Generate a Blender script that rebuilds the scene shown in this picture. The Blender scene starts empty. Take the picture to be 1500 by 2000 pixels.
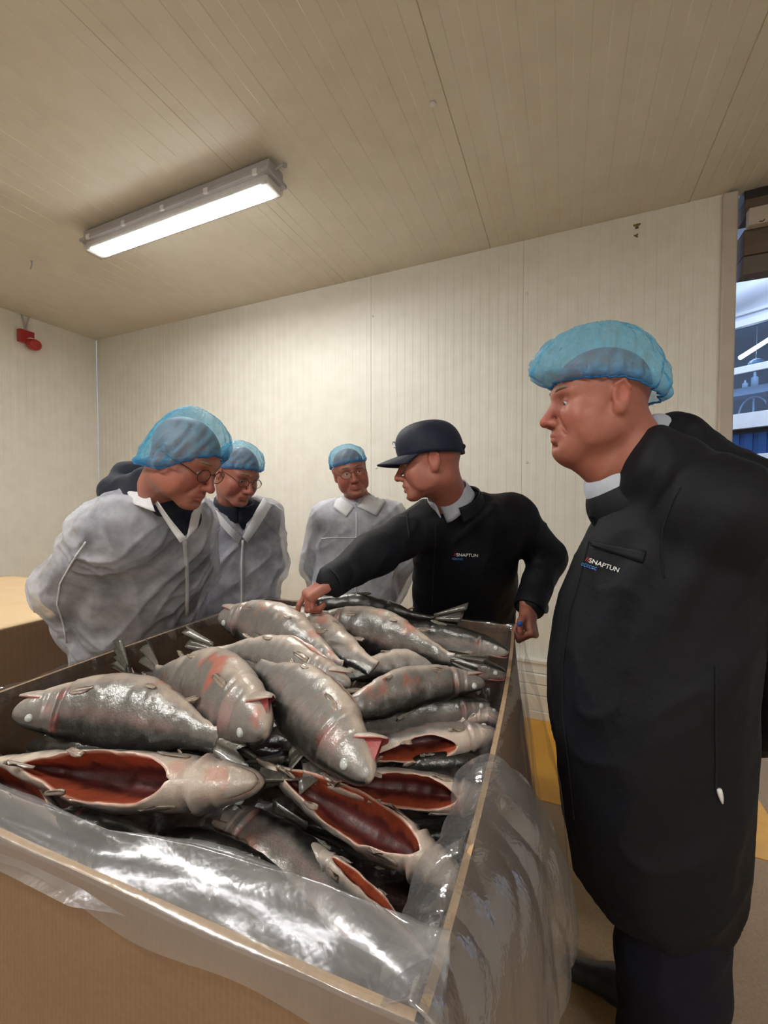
import bpy, bmesh, math, random
import numpy as np
from mathutils import Vector, Matrix
from mathutils.bvhtree import BVHTree

# ------------------------------------------------------------------ camera
SC = bpy.context.scene
COL = SC.collection
FPX = 820.0                 # focal length in pixels of the 1500x2000 frame
PITCH = math.radians(1.745)
CAMZ = 1.5
cam_data = bpy.data.cameras.new('camera')
cam_data.sensor_fit = 'VERTICAL'
cam_data.sensor_height = 36.0
cam_data.sensor_width = 27.0
cam_data.lens = FPX / 2000.0 * 36.0
cam_data.clip_start = 0.02
cam = bpy.data.objects.new('camera', cam_data)
cam.location = (0, 0, CAMZ)
cam.rotation_euler = (math.pi / 2 - PITCH, 0, 0)
COL.objects.link(cam)
SC.camera = cam
# ------------------------------------------------------------------ world, exposure
world = bpy.data.worlds.new('world')
world.use_nodes = True
world.node_tree.nodes['Background'].inputs[0].default_value = (0.50, 0.62, 0.85, 1)
world.node_tree.nodes['Background'].inputs[1].default_value = 0.35
SC.world = world
SC.view_settings.view_transform = 'Standard'
SC.view_settings.look = 'None'
SC.view_settings.gamma = 1.0
SC.view_settings.use_curve_mapping = False
SC.view_settings.exposure = 1.22
LAMP_POWER = 50.0           # emission strength of the tubes' diffuser seen in the photo
LAMP2_POWER = 70.0          # the lamps further back in the room, behind the camera
HALL_POWER = 60.0

# ------------------------------------------------------------------ helpers: picture point -> place in the room
def ray(u, v):
    X = (u - 750.0) / FPX; Y = (1000.0 - v) / FPX
    c, s = math.cos(PITCH), math.sin(PITCH)
    return Vector((X, c + Y * s, -s + Y * c))
def P(u, v, d):
    r = ray(u, v); t = d / r.y
    return Vector((r.x * t, d, CAMZ + r.z * t))
def Q(u, v, z):
    r = ray(u, v); t = (z - CAMZ) / r.z
    return Vector((r.x * t, r.y * t, z))

# ------------------------------------------------------------------ objects
def link(name, me, mats=(), parent=None, smooth=True):
    o = bpy.data.objects.new(name, me); COL.objects.link(o)
    for m in (mats if isinstance(mats, (list, tuple)) else [mats]):
        me.materials.append(m)
    if smooth and len(me.polygons):
        me.polygons.foreach_set('use_smooth', np.ones(len(me.polygons), dtype=bool))
    if parent is not None: o.parent = parent
    return o
def tag(o, label=None, cat=None, group=None, kind=None):
    if label: o['label'] = label
    if cat: o['category'] = cat
    if group: o['group'] = group
    if kind: o['kind'] = kind
    return o
def empty(name, loc=(0, 0, 0)):
    o = bpy.data.objects.new(name, None); COL.objects.link(o)
    o.empty_display_size = 0.1
    o.location = loc
    return o
def keep(child, parent):
    child.parent = parent
    child.matrix_parent_inverse = Matrix.Translation(-Vector(parent.location))
    return child
def mesh_np(V, F, quads=True):
    V = np.asarray(V, dtype=np.float32); me = bpy.data.meshes.new('m')
    if isinstance(F, np.ndarray):
        n, k = F.shape
        me.vertices.add(len(V)); me.vertices.foreach_set('co', V.ravel())
        me.loops.add(n * k); me.loops.foreach_set('vertex_index', F.astype(np.int32).ravel())
        me.polygons.add(n); me.polygons.foreach_set('loop_start', np.arange(0, n * k, k, dtype=np.int32))
        me.polygons.foreach_set('loop_total', np.full(n, k, dtype=np.int32))
        me.update(calc_edges=True); me.validate()
    else:
        me.from_pydata([tuple(map(float, v)) for v in V], [], F); me.update()
    return me
def set_col(me, C, name='Col'):
    a = me.color_attributes.new(name, 'FLOAT_COLOR', 'POINT')
    C = np.asarray(C, dtype=np.float32)
    if C.shape[1] == 3: C = np.hstack([C, np.ones((len(C), 1), np.float32)])
    a.data.foreach_set('color', C.ravel())
class MB:
    """collects boxes, tubes and sheets into one mesh"""
    def __init__(s): s.v = []; s.f = []
    def add(s, V, F):
        n = len(s.v); s.v += [tuple(v) for v in V]; s.f += [[i + n for i in f] for f in F]; return s
    def box(s, c, sx, sy, sz, R=None, bev=0.0):
        hx, hy, hz = sx / 2, sy / 2, sz / 2
        if bev > 0:
            b = min(bev, hx * .9, hy * .9, hz * .9)
            bm = bmesh.new(); bmesh.ops.create_cube(bm, size=1)
            bmesh.ops.scale(bm, verts=bm.verts, vec=(sx, sy, sz))
            bmesh.ops.bevel(bm, geom=bm.edges[:], offset=b, segments=2, affect='EDGES', profile=.5)
            V = [v.co.copy() for v in bm.verts]; F = [[v.index for v in f.verts] for f in bm.faces]; bm.free()
        else:
            V = [Vector((x, y, z)) for x in (-hx, hx) for y in (-hy, hy) for z in (-hz, hz)]
            F = [[0, 1, 3, 2], [4, 6, 7, 5], [0, 4, 5, 1], [2, 3, 7, 6], [0, 2, 6, 4], [1, 5, 7, 3]]
        c = Vector(c)
        return s.add([(R @ v if R else v) + c for v in V], F)
    def tube(s, pts, r, n=8, close=False, cap=True):
        pts = [Vector(p) for p in pts]; m = len(pts)
        rr = r if isinstance(r, (list, tuple)) else [r] * m
        V = []; F = []; up = Vector((0, 0, 1)); prev = None
        for i, p in enumerate(pts):
            a = pts[(i + 1) % m] if (close or i < m - 1) else p
            b = pts[i - 1] if (close or i > 0) else p
            t = (a - b).normalized() if (a - b).length > 1e-9 else Vector((0, 0, 1))
            if prev is None:
                x = t.cross(up); x = x.normalized() if x.length > 1e-3 else t.cross(Vector((1, 0, 0))).normalized()
            else:
                x = (prev - t * prev.dot(t)).normalized()
            prev = x; y = t.cross(x)
            for k in range(n):
                a_ = 2 * math.pi * k / n
                V.append(p + (x * math.cos(a_) + y * math.sin(a_)) * rr[i])
        for i in range(m if close else m - 1):
            for k in range(n):
                j = (i + 1) % m
                F.append([i * n + k, i * n + (k + 1) % n, j * n + (k + 1) % n, j * n + k])
        if cap and not close:
            F.append(list(range(n))[::-1]); F.append([(m - 1) * n + k for k in range(n)])
        return s.add(V, F)
    def build(s, name, mats, parent=None, smooth=False):
        me = bpy.data.meshes.new(name); me.from_pydata(s.v, [], s.f); me.update()
        bm = bmesh.new(); bm.from_mesh(me); bmesh.ops.recalc_face_normals(bm, faces=bm.faces); bm.to_mesh(me); bm.free()
        return link(name, me, mats, parent, smooth)
def frame(fwd, up=(0, 0, 1)):
    f = Vector(fwd).normalized(); u = Vector(up)
    l = u.cross(f).normalized(); u = f.cross(l).normalized()
    return f, l, u

# ------------------------------------------------------------------ noise (numpy)
def _hash(i, j, k, seed):
    n = (i.astype(np.int64) * 374761393 + j.astype(np.int64) * 668265263 + k.astype(np.int64) * 2147483647 + seed * 974711) & 0x7fffffff
    n = ((n ^ (n >> 13)) * 1274126177) & 0x7fffffff
    n = (n ^ (n >> 16)) & 0xffffff
    return n.astype(np.float32) / float(0xffffff)
def vnoise(p, seed=0):
    p = np.asarray(p, dtype=np.float32); i = np.floor(p).astype(np.int64); f = p - i
    f = f * f * (3 - 2 * f); x, y, z = i[:, 0], i[:, 1], i[:, 2]
    r = 0
    for dx in (0, 1):
        for dy in (0, 1):
            for dz in (0, 1):
                w = (f[:, 0] if dx else 1 - f[:, 0]) * (f[:, 1] if dy else 1 - f[:, 1]) * (f[:, 2] if dz else 1 - f[:, 2])
                r = r + w * _hash(x + dx, y + dy, z + dz, seed)
    return r
def fbm(p, seed=0, o=3):
    p = np.asarray(p, dtype=np.float32); r = 0; a = .5; t = 0
    for k in range(o):
        r = r + a * vnoise(p * (2 ** k), seed + k * 17); t += a; a *= .5
    return r / t
def ss(x, a, b):
    t = np.clip((x - a) / (b - a), 0, 1); return t * t * (3 - 2 * t)

# ------------------------------------------------------------------ implicit modelling: prims, grids, surface nets
def prim_eval(pr, X):
    k = pr['t']
    if k == 'cap':
        a, b = pr['a'], pr['b']; ba = b - a; L = max(float(ba @ ba), 1e-9)
        t = np.clip(((X - a) @ ba) / L, 0, 1)
        d = np.linalg.norm(X - a - t[..., None] * ba, axis=-1) - (pr['ra'] + (pr['rb'] - pr['ra']) * t)
        return d
    if k == 'ell':
        q = (X - pr['c']) @ pr['R'].T; r = pr['r']
        qn = q / r; l = np.linalg.norm(qn, axis=-1) + 1e-9; l2 = np.linalg.norm(qn / r, axis=-1) + 1e-9
        return l * (l - 1) / l2
    if k == 'stack':
        z = X[..., 2]; zs = pr['z']
        cx = np.interp(z, zs, pr['cx']); cy = np.interp(z, zs, pr['cy']); a = np.interp(z, zs, pr['ra']); b = np.interp(z, zs, pr['rb'])
        dx = X[..., 0] - cx; dy = X[..., 1] - cy
        f, l = pr['f'], pr['l']; e = pr.get('e', 2.3)
        df = np.abs(dx * f[0] + dy * f[1]) / a; dl = np.abs(dx * l[0] + dy * l[1]) / b
        d = ((df ** e + dl ** e) ** (1 / e) - 1) * np.minimum(a, b)
        return np.maximum(d, np.maximum(z - zs[-1], zs[0] - z))
    if k == 'tri':
        A, B, C_ = pr['p']; n = np.cross(B - A, C_ - A); n = n / np.linalg.norm(n)
        d = np.abs((X - A) @ n) - pr['th']
        for p0, p1 in ((A, B), (B, C_), (C_, A)):
            e = np.cross(p1 - p0, n); e = e / np.linalg.norm(e)
            d = np.maximum(d, (X - p0) @ e)
        return d
    if k == 'box':
        q = np.abs((X - pr['c']) @ pr['R'].T) - pr['r']
        return np.linalg.norm(np.maximum(q, 0), axis=-1) + np.minimum(q.max(axis=-1), 0) - pr.get('rd', 0)
def A3(v): return np.array(v, dtype=np.float32)
def cap(a, b, ra, rb=None, k=.02, op='u'):
    a = A3(a); b = A3(b); rb = ra if rb is None else rb; m = max(ra, rb)
    return dict(t='cap', a=a, b=b, ra=ra, rb=rb, k=k, op=op, lo=np.minimum(a, b) - m, hi=np.maximum(a, b) + m)
def ell(c, r, R=None, k=.02, op='u'):
    c = A3(c); r = A3(r); R = np.eye(3, dtype=np.float32) if R is None else A3(R); m = float(r.max())
    return dict(t='ell', c=c, r=r, R=R, k=k, op=op, lo=c - m, hi=c + m)
def bxp(c, r, R, rd=0.0, k=.01, op='u'):
    c = A3(c); r = A3(r); m = float(np.linalg.norm(r)) + rd
    return dict(t='box', c=c, r=r, R=A3(R), rd=rd, k=k, op=op, lo=c - m, hi=c + m)
def tri(a, b, c, th, k=.004, op='s'):
    p = [A3(a), A3(b), A3(c)]; q = np.array(p)
    return dict(t='tri', p=p, th=th, k=k, op=op, lo=q.min(0) - th, hi=q.max(0) + th)
def stack(levels, f, l, k=.03, op='u', e=2.3):
    """levels: (centre, half depth along f, half width along l), sorted here by height"""
    lv = sorted(levels, key=lambda q: q[0][2])
    z = np.array([q[0][2] for q in lv]); zz = np.linspace(z[0], z[-1], 60)
    def sm(vals):
        y = np.interp(zz, z, np.array(vals, dtype=float)); kn = np.array([1, 2, 3, 2, 1]) / 9
        yp = np.pad(y, 2, mode='edge'); return np.convolve(yp, kn, 'valid')
    cx = sm([q[0][0] for q in lv]); cy = sm([q[0][1] for q in lv]); ra = sm([q[1] for q in lv]); rb = sm([q[2] for q in lv])
    m = max(ra.max(), rb.max()) * 1.05
    return dict(t='stack', z=zz, cx=cx, cy=cy, ra=ra, rb=rb, f=A3(f), l=A3(l), k=k, op=op, e=e,
                lo=A3((cx.min() - m, cy.min() - m, z[0] - .01)), hi=A3((cx.max() + m, cy.max() + m, z[-1] + .01)))
_E = [((0,0,0),(1,0,0)),((0,1,0),(1,1,0)),((0,0,1),(1,0,1)),((0,1,1),(1,1,1)),((0,0,0),(0,1,0)),((1,0,0),(1,1,0)),
      ((0,0,1),(0,1,1)),((1,0,1),(1,1,1)),((0,0,0),(0,0,1)),((1,0,0),(1,0,1)),((0,1,0),(0,1,1)),((1,1,0),(1,1,1))]
def polygonise(prims, lo, hi, h):
    lo = A3(lo); hi = A3(hi); n = np.ceil((hi - lo) / h).astype(int) + 1
    ax = [lo[i] + h * np.arange(n[i], dtype=np.float32) for i in range(3)]
    F = np.full(tuple(n), 0.5, dtype=np.float32)
    for pr in prims:
        m = pr['k'] + 3 * h
        i0 = np.maximum(np.floor((pr['lo'] - m - lo) / h).astype(int), 0); i1 = np.minimum(np.ceil((pr['hi'] + m - lo) / h).astype(int) + 1, n)
        if np.any(i1 <= i0): continue
        sl = tuple(slice(a, b) for a, b in zip(i0, i1))
        X = np.stack(np.meshgrid(ax[0][sl[0]], ax[1][sl[1]], ax[2][sl[2]], indexing='ij'), -1)
        d = prim_eval(pr, X).astype(np.float32); A = F[sl]; k = pr['k']
        if pr['op'] == 'u':
            hh = np.maximum(k - np.abs(A - d), 0) / k; F[sl] = np.minimum(A, d) - hh * hh * k / 4
        else:
            d = -d; hh = np.maximum(k - np.abs(A - d), 0) / k; F[sl] = np.maximum(A, d) + hh * hh * k / 4
    S = F < 0
    c = np.zeros(tuple(n - 1), dtype=np.int8)
    for dx in (0, 1):
        for dy in (0, 1):
            for dz in (0, 1):
                c += S[dx:n[0] - 1 + dx, dy:n[1] - 1 + dy, dz:n[2] - 1 + dz]
    act = (c > 0) & (c < 8); idx = np.argwhere(act)
    pos = np.zeros((len(idx), 3), np.float32); cnt = np.zeros(len(idx), np.float32)
    for a, b in _E:
        ia = idx + a; ib = idx + b
        fa = F[ia[:, 0], ia[:, 1], ia[:, 2]]; fb = F[ib[:, 0], ib[:, 1], ib[:, 2]]
        m = (fa < 0) != (fb < 0); t = np.where(m, fa / np.where(m, fa - fb, 1), 0)[:, None]
        pos += np.where(m[:, None], np.array(a) + t * (np.array(b) - np.array(a)), 0); cnt += m
    V = lo + h * (idx + pos / cnt[:, None])
    vid = np.full(tuple(n - 1), -1, np.int64); vid[act] = np.arange(len(idx))
    Fs = []
    for axis in range(3):
        s0 = [slice(None)] * 3; s1 = [slice(None)] * 3; s0[axis] = slice(0, n[axis] - 1); s1[axis] = slice(1, n[axis])
        a = S[tuple(s0)]; b = S[tuple(s1)]; e = np.argwhere(a != b); o1, o2 = (axis + 1) % 3, (axis + 2) % 3
        e = e[(e[:, o1] > 0) & (e[:, o2] > 0) & (e[:, o1] < n[o1] - 1) & (e[:, o2] < n[o2] - 1)]
        if len(e) == 0: continue
        def g(d1, d2):
            q = e.copy(); q[:, o1] -= d1; q[:, o2] -= d2; return vid[q[:, 0], q[:, 1], q[:, 2]]
        q = np.stack([g(1, 1), g(0, 1), g(0, 0), g(1, 0)], 1)
        inside = a[e[:, 0], e[:, 1], e[:, 2]]; q[~inside] = q[~inside][:, ::-1]
        Fs.append(q)
    Fq = np.concatenate(Fs); Fq = Fq[(Fq >= 0).all(1)]
    return V, Fq
def blocks(prims, bl):
    Vs, Fs, n = [], [], 0
    for lo, hi, h in bl:
        V, F = polygonise(prims, lo, hi, h); Vs.append(V); Fs.append(F + n); n += len(V)
    return np.concatenate(Vs), np.concatenate(Fs)
def bounds(prims, m=.03):
    u = [p for p in prims if p['op'] == 'u']
    return np.min([p['lo'] for p in u], 0) - m, np.max([p['hi'] for p in u], 0) + m
def vnormals(V, F):
    n = np.cross(V[F[:, 2]] - V[F[:, 0]], V[F[:, 3]] - V[F[:, 1]]); N = np.zeros_like(V)
    for k in range(4): np.add.at(N, F[:, k], n)
    return N / (np.linalg.norm(N, axis=1, keepdims=True) + 1e-12)
def relax(V, F, it=1, w=.5):
    for _ in range(it):
        S = np.zeros_like(V); c = np.zeros(len(V), np.float32)
        for k in range(4):
            np.add.at(S, F[:, k], V[F[:, (k + 1) % 4]]); np.add.at(c, F[:, k], 1)
            np.add.at(S, F[:, k], V[F[:, k - 1]]); np.add.at(c, F[:, k], 1)
        V = V + w * (S / c[:, None] - V)
    return V

# ------------------------------------------------------------------ materials
def nm(name):
    m = bpy.data.materials.new(name); m.use_nodes = True; nt = m.node_tree
    b = nt.nodes['Principled BSDF']; return m, nt, b
def nd(nt, t, **kw):
    n = nt.nodes.new(t)
    for k, v in kw.items():
        if k.startswith('i_'):
            key = k[2:]; n.inputs[int(key) if key.isdigit() else key].default_value = v
        else: setattr(n, k, v)
    return n
def ramp(nt, fac, stops):
    r = nd(nt, 'ShaderNodeValToRGB'); e = r.color_ramp.elements
    while len(e) < len(stops): e.new(.5)
    for x, (p, c) in zip(e, stops): x.position = p; x.color = (*c, 1)
    nt.links.new(fac, r.inputs[0]); return r.outputs[0]
def coords(nt, scale=(1, 1, 1), kind='Object'):
    tc = nd(nt, 'ShaderNodeTexCoord'); mp = nd(nt, 'ShaderNodeMapping'); mp.inputs['Scale'].default_value = scale
    nt.links.new(tc.outputs[kind], mp.inputs[0]); return mp.outputs[0]
def noise(nt, vec, s, det=3, rough=.5):
    n = nd(nt, 'ShaderNodeTexNoise', i_Scale=s, i_Detail=det, i_Roughness=rough); nt.links.new(vec, n.inputs['Vector']); return n.outputs[0]
def bump(nt, b, h, strength=.3, dist=.01, prev=None):
    n = nd(nt, 'ShaderNodeBump', i_Strength=strength, i_Distance=dist); nt.links.new(h, n.inputs['Height'])
    if prev: nt.links.new(prev, n.inputs['Normal'])
    nt.links.new(n.outputs[0], b.inputs['Normal']); return n.outputs[0]
def mixc(nt, fac, a, b, mode='MIX'):
    n = nd(nt, 'ShaderNodeMix', data_type='RGBA', blend_type=mode)
    for s, x in ((0, fac), (6, a), (7, b)):
        if isinstance(x, (int, float)): n.inputs[s].default_value = x
        elif isinstance(x, tuple): n.inputs[s].default_value = (*x, 1)
        else: nt.links.new(x, n.inputs[s])
    return n.outputs[2]
def mat_simple(name, c1, c2=None, s=20, rough=.6, bs=0, bd=.002, bscale=None, metal=0, stretch=(1, 1, 1), spec=.5, coat=0):
    m, nt, b = nm(name); v = coords(nt, stretch); b.inputs['Roughness'].default_value = rough
    b.inputs['Metallic'].default_value = metal; b.inputs['Specular IOR Level'].default_value = spec
    b.inputs['Coat Weight'].default_value = coat
    if c2 is None: c2 = tuple(x * .85 for x in c1)
    n = noise(nt, v, s, 4); c = ramp(nt, n, [(.3, c1), (.7, c2)]); nt.links.new(c, b.inputs['Base Color'])
    if bs: bump(nt, b, noise(nt, v, bscale or s * 4, 3), bs, bd)
    return m
# ------------------------------------------------------------------ room
RN = Vector((0.3971, 0.9178, 0)); RW = Vector((0.9178, -0.3971, 0))   # across the room / along the back wall
CEIL = 3.275; BACK = 3.077; LEFT = -4.83; JAMB = 0.825; REAR = -3.2
def RM(w, n, z=0): return RW * w + RN * n + Vector((0, 0, z))
ROT = Matrix((RW, RN, Vector((0, 0, 1)))).transposed()
def mat_panel(name, c1, c2, rough=.38):
    m, nt, b = nm(name); v = coords(nt, (1, 1, 1))
    n1 = noise(nt, v, .9, 5, .6); n2 = noise(nt, v, 9, 4)
    c = mixc(nt, ramp(nt, n1, [(.35, (0, 0, 0)), (.75, (.8, .8, .8))]), c1, c2)
    c = mixc(nt, .12, c, ramp(nt, n2, [(.3, (.55, .5, .4)), (.6, (1, 1, 1))]), 'MULTIPLY')
    nt.links.new(c, b.inputs['Base Color']); b.inputs['Roughness'].default_value = rough
    b.inputs['Specular IOR Level'].default_value = .45
    bump(nt, b, noise(nt, v, 60, 2), .06, .002)
    return m
M_WALL = mat_panel('painted_steel_wall', (.80, .785, .73), (.75, .73, .66))
M_CEIL = mat_panel('painted_steel_ceiling', (.72, .68, .59), (.66, .61, .50), .45)
M_TRIM = mat_simple('cream_trim', (.56, .50, .45), (.50, .44, .39), 6, .5)
M_BOARD = mat_simple('brown_board', (.16, .12, .09), (.11, .08, .06), 5, .7, stretch=(1, 1, 6))
M_GREYB = mat_simple('grey_board', (.17, .15, .13), (.13, .11, .10), 5, .7)
M_DARK = mat_simple('dark_steel', (.03, .03, .035), (.02, .02, .022), 9, .5)
M_RUST = mat_simple('rust', (.10, .05, .015), (.22, .15, .05), 60, .9)
M_RED = mat_simple('red_plastic', (.42, .025, .02), (.36, .02, .018), 30, .35)
M_WHITE = mat_simple('white_plastic', (.75, .75, .74), (.68, .68, .68), 30, .4)
M_GREYP = mat_simple('grey_plastic', (.42, .40, .42), (.38, .36, .38), 12, .4)

def ribbed(width, length, ribs, depth=.0011, slope=.004, t=.03):
    """cross-section of a steel sandwich panel: shallow raised and sunk bands, sunk joints at both sides"""
    pts = [(0, t), (0, .006), (.003, 0)]; w = width; step = (w - .006) / ribs
    for k in range(ribs):
        x0 = .003 + k * step
        pts += [(x0 + step * .5 - slope, 0), (x0 + step * .5, depth)]
        pts += [(x0 + step - slope, depth), (x0 + step, 0)] if k < ribs - 1 else [(x0 + step - slope, depth), (x0 + step, depth)]
    pts += [(w, .006), (w, t)]
    n = len(pts)
    V = [(x, y, 0) for x, y in pts] + [(x, y, length) for x, y in pts]
    F = [[i, i + 1, n + i + 1, n + i] for i in range(n - 1)] + [[n - 1, 0, n, 2 * n - 1]]
    return V, F
def panel_obj(name, w0, w1, length, mat, parent, place, ribs=9):
    V, F = ribbed(w1 - w0, length, max(1, round(ribs * (w1 - w0) / 1.16)), .0019 if ribs == 9 else .0011)
    mb = MB(); mb.add([place(w0 + x, y, z) for x, y, z in V], F)
    return mb.build(name, mat, parent)
# floor
def mat_floor():
    m, nt, b = nm('epoxy_floor'); v = coords(nt)
    n = noise(nt, v, 2.2, 6, .65); n2 = noise(nt, v, 90, 3, .7)
    c = ramp(nt, n, [(.3, (.30, .185, .085)), (.7, (.38, .25, .125))])
    c = mixc(nt, .45, c, ramp(nt, n2, [(.3, (.4, .38, .35)), (.7, (1, 1, 1))]), 'MULTIPLY')
    nt.links.new(c, b.inputs['Base Color']); b.inputs['Roughness'].default_value = .55
    bump(nt, b, n2, .5, .003); return m
M_FLOOR = mat_floor()
M_YEL = mat_simple('yellow_floor_paint', (.72, .37, .03), (.62, .30, .025), 8, .45, .2, .002, 60)
mb = MB(); mb.box(RM(1.2, 3.2, -.05), 16, 15, .1, ROT)
floor = tag(mb.build('floor', M_FLOOR), 'tan rough epoxy floor', kind='structure')
mb = MB(); mb.box(RM(-1.9, 2.62, .001), 5.6, .86, .004, ROT)
tag(mb.build('trim_1', M_YEL), 'yellow painted strip of floor along the back wall', kind='structure')
# ceiling panels
ceil = empty('ceiling', RM(-2, 0, CEIL)); tag(ceil, 'cream ribbed steel panel ceiling', kind='structure')
edges = sorted([-0.509 + 1.165 * k for k in range(-3, 4)] + [LEFT - .02])
for a, b_ in zip(edges[:-1], edges[1:]):
    if b_ - a < .05: continue
    keep(panel_obj('ceiling_panel', a, b_, BACK - REAR + .06, M_CEIL, None, lambda x, y, z: RM(x, REAR + z, CEIL + y)), ceil)
# back wall
wb = empty('wall_back', RM(-2, BACK, 0)); tag(wb, 'cream ribbed steel panel wall behind the men', kind='structure')
edges = [LEFT, -3.765, -2.605, -1.445, -.285, JAMB + .02]
for a, b_ in zip(edges[:-1], edges[1:]):
    keep(panel_obj('wall_panel', a, b_, CEIL, M_WALL, None, lambda x, y, z: RM(x, BACK + y, z), 18), wb)
mb = MB()
for (u, v) in ((1029, 573), (1029, 903), (728, 618), (735, 914)):
    t = (u - 750) / FPX; r = ray(u, v); k = BACK / (r.x * RN.x + r.y * RN.y); p = Vector((0, 0, CAMZ)) + r * k
    mb.tube([p + RN * .004, p - RN * .003, p - RN * .006], [.009, .009, .005], 10)
keep(mb.build('screw_cap', M_WHITE), wb)['kind'] = 'stuff'
for (u, v, s) in ((1244, 441, .016), (1243, 460, .010)):
    r = ray(u, v); k = BACK / (r.x * RN.x + r.y * RN.y); p = Vector((0, 0, CAMZ)) + r * k; mb = MB()
    ring = [p + (RW * math.cos(a) + Vector((0, 0, 1)) * math.sin(a)) * s * (1 + .35 * math.sin(3 * a + u) + .2 * math.sin(5 * a)) for a in np.linspace(0, 2 * math.pi, 22)[:-1]]
    mb.add([q - RN * .0012 for q in ring] + [q + RN * .004 for q in ring], [list(range(21))] + [[i, (i + 1) % 21, 21 + (i + 1) % 21, 21 + i] for i in range(21)])
    keep(mb.build('rust_spot', M_RUST), wb)
# left wall, rear wall, right wall (room shell, partly out of view)
wl = empty('wall_left', RM(LEFT, 0, 0)); tag(wl, 'cream ribbed steel wall at the left', kind='structure')
ed = [REAR] + [BACK - 1.16 * k for k in range(5, -1, -1)]
for a, b_ in zip(ed[:-1], ed[1:]):
    if b_ - a < .05: continue
    keep(panel_obj('wall_panel', a, b_, CEIL, M_WALL, None, lambda x, y, z: RM(LEFT - y, x, z), 18), wl)
mb = MB(); mb.box(RM(-1.2, REAR - .05, CEIL / 2), 7.6, .1, CEIL, ROT); tag(mb.build('wall_rear', M_WALL), kind='structure')
mb = MB(); mb.box(RM(2.66, -.1, CEIL / 2), .1, BACK - REAR, CEIL, ROT); tag(mb.build('wall_right', M_WALL), kind='structure')
# plinth along the back wall
pl = empty('baseboard_back', RM(-2, BACK, 0)); tag(pl, 'cream concrete plinth with a ledge along the back wall', kind='structure')
for z0, z1, pr, nm_ in ((0, .055, .085, 'foot'), (.055, .16, .075, 'course'), (.163, .235, .072, 'course'), (.238, .305, .07, 'course'), (.308, .375, .05, 'course'), (.375, .40, .06, 'ledge')):
    mb = MB(); mb.box(RM((LEFT + JAMB) / 2, BACK - pr / 2, (z0 + z1) / 2), JAMB - LEFT, pr, z1 - z0, ROT, .004)
    keep(mb.build(nm_, M_WALL), pl)
# door jamb and header
dj = empty('door_1', RM(JAMB, BACK, 0)); tag(dj, 'open doorway with cream jamb and sliding rail at the right', kind='structure')
mb = MB(); mb.box(RM(.850, BACK + .03, (CEIL - .012) / 2), .070, .12, CEIL - .012, ROT, .008); keep(mb.build('jamb', M_TRIM), dj)
def header(z0, z1, n0, n1, m, name):
    mb = MB(); mb.box(RM(1.80, (n0 + n1) / 2, (z0 + z1) / 2), 1.75, n1 - n0, z1 - z0, ROT, .003); return keep(mb.build(name, m), dj)
header(3.215, CEIL + .02, BACK + .02, BACK + .2, M_DARK, 'header_gap')
header(3.115, 3.215, BACK + .0, BACK + .12, M_BOARD, 'header_board')
header(3.035, 3.13, BACK - .06, BACK - .01, M_TRIM, 'sliding_rail')
header(2.905, 3.05, BACK + .01, BACK + .12, M_BOARD, 'header_board')
header(2.80, 2.902, BACK + .02, BACK + .12, M_GREYB, 'header_board')
p = P(1484, 432, 2.37); mb = MB(); mb.tube([p, p - RN * .02 + Vector((.008, 0, -.012)), p - RN * .02 + Vector((.018, 0, -.002))], .003, 6); keep(mb.build('hook', M_DARK), dj)
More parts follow.
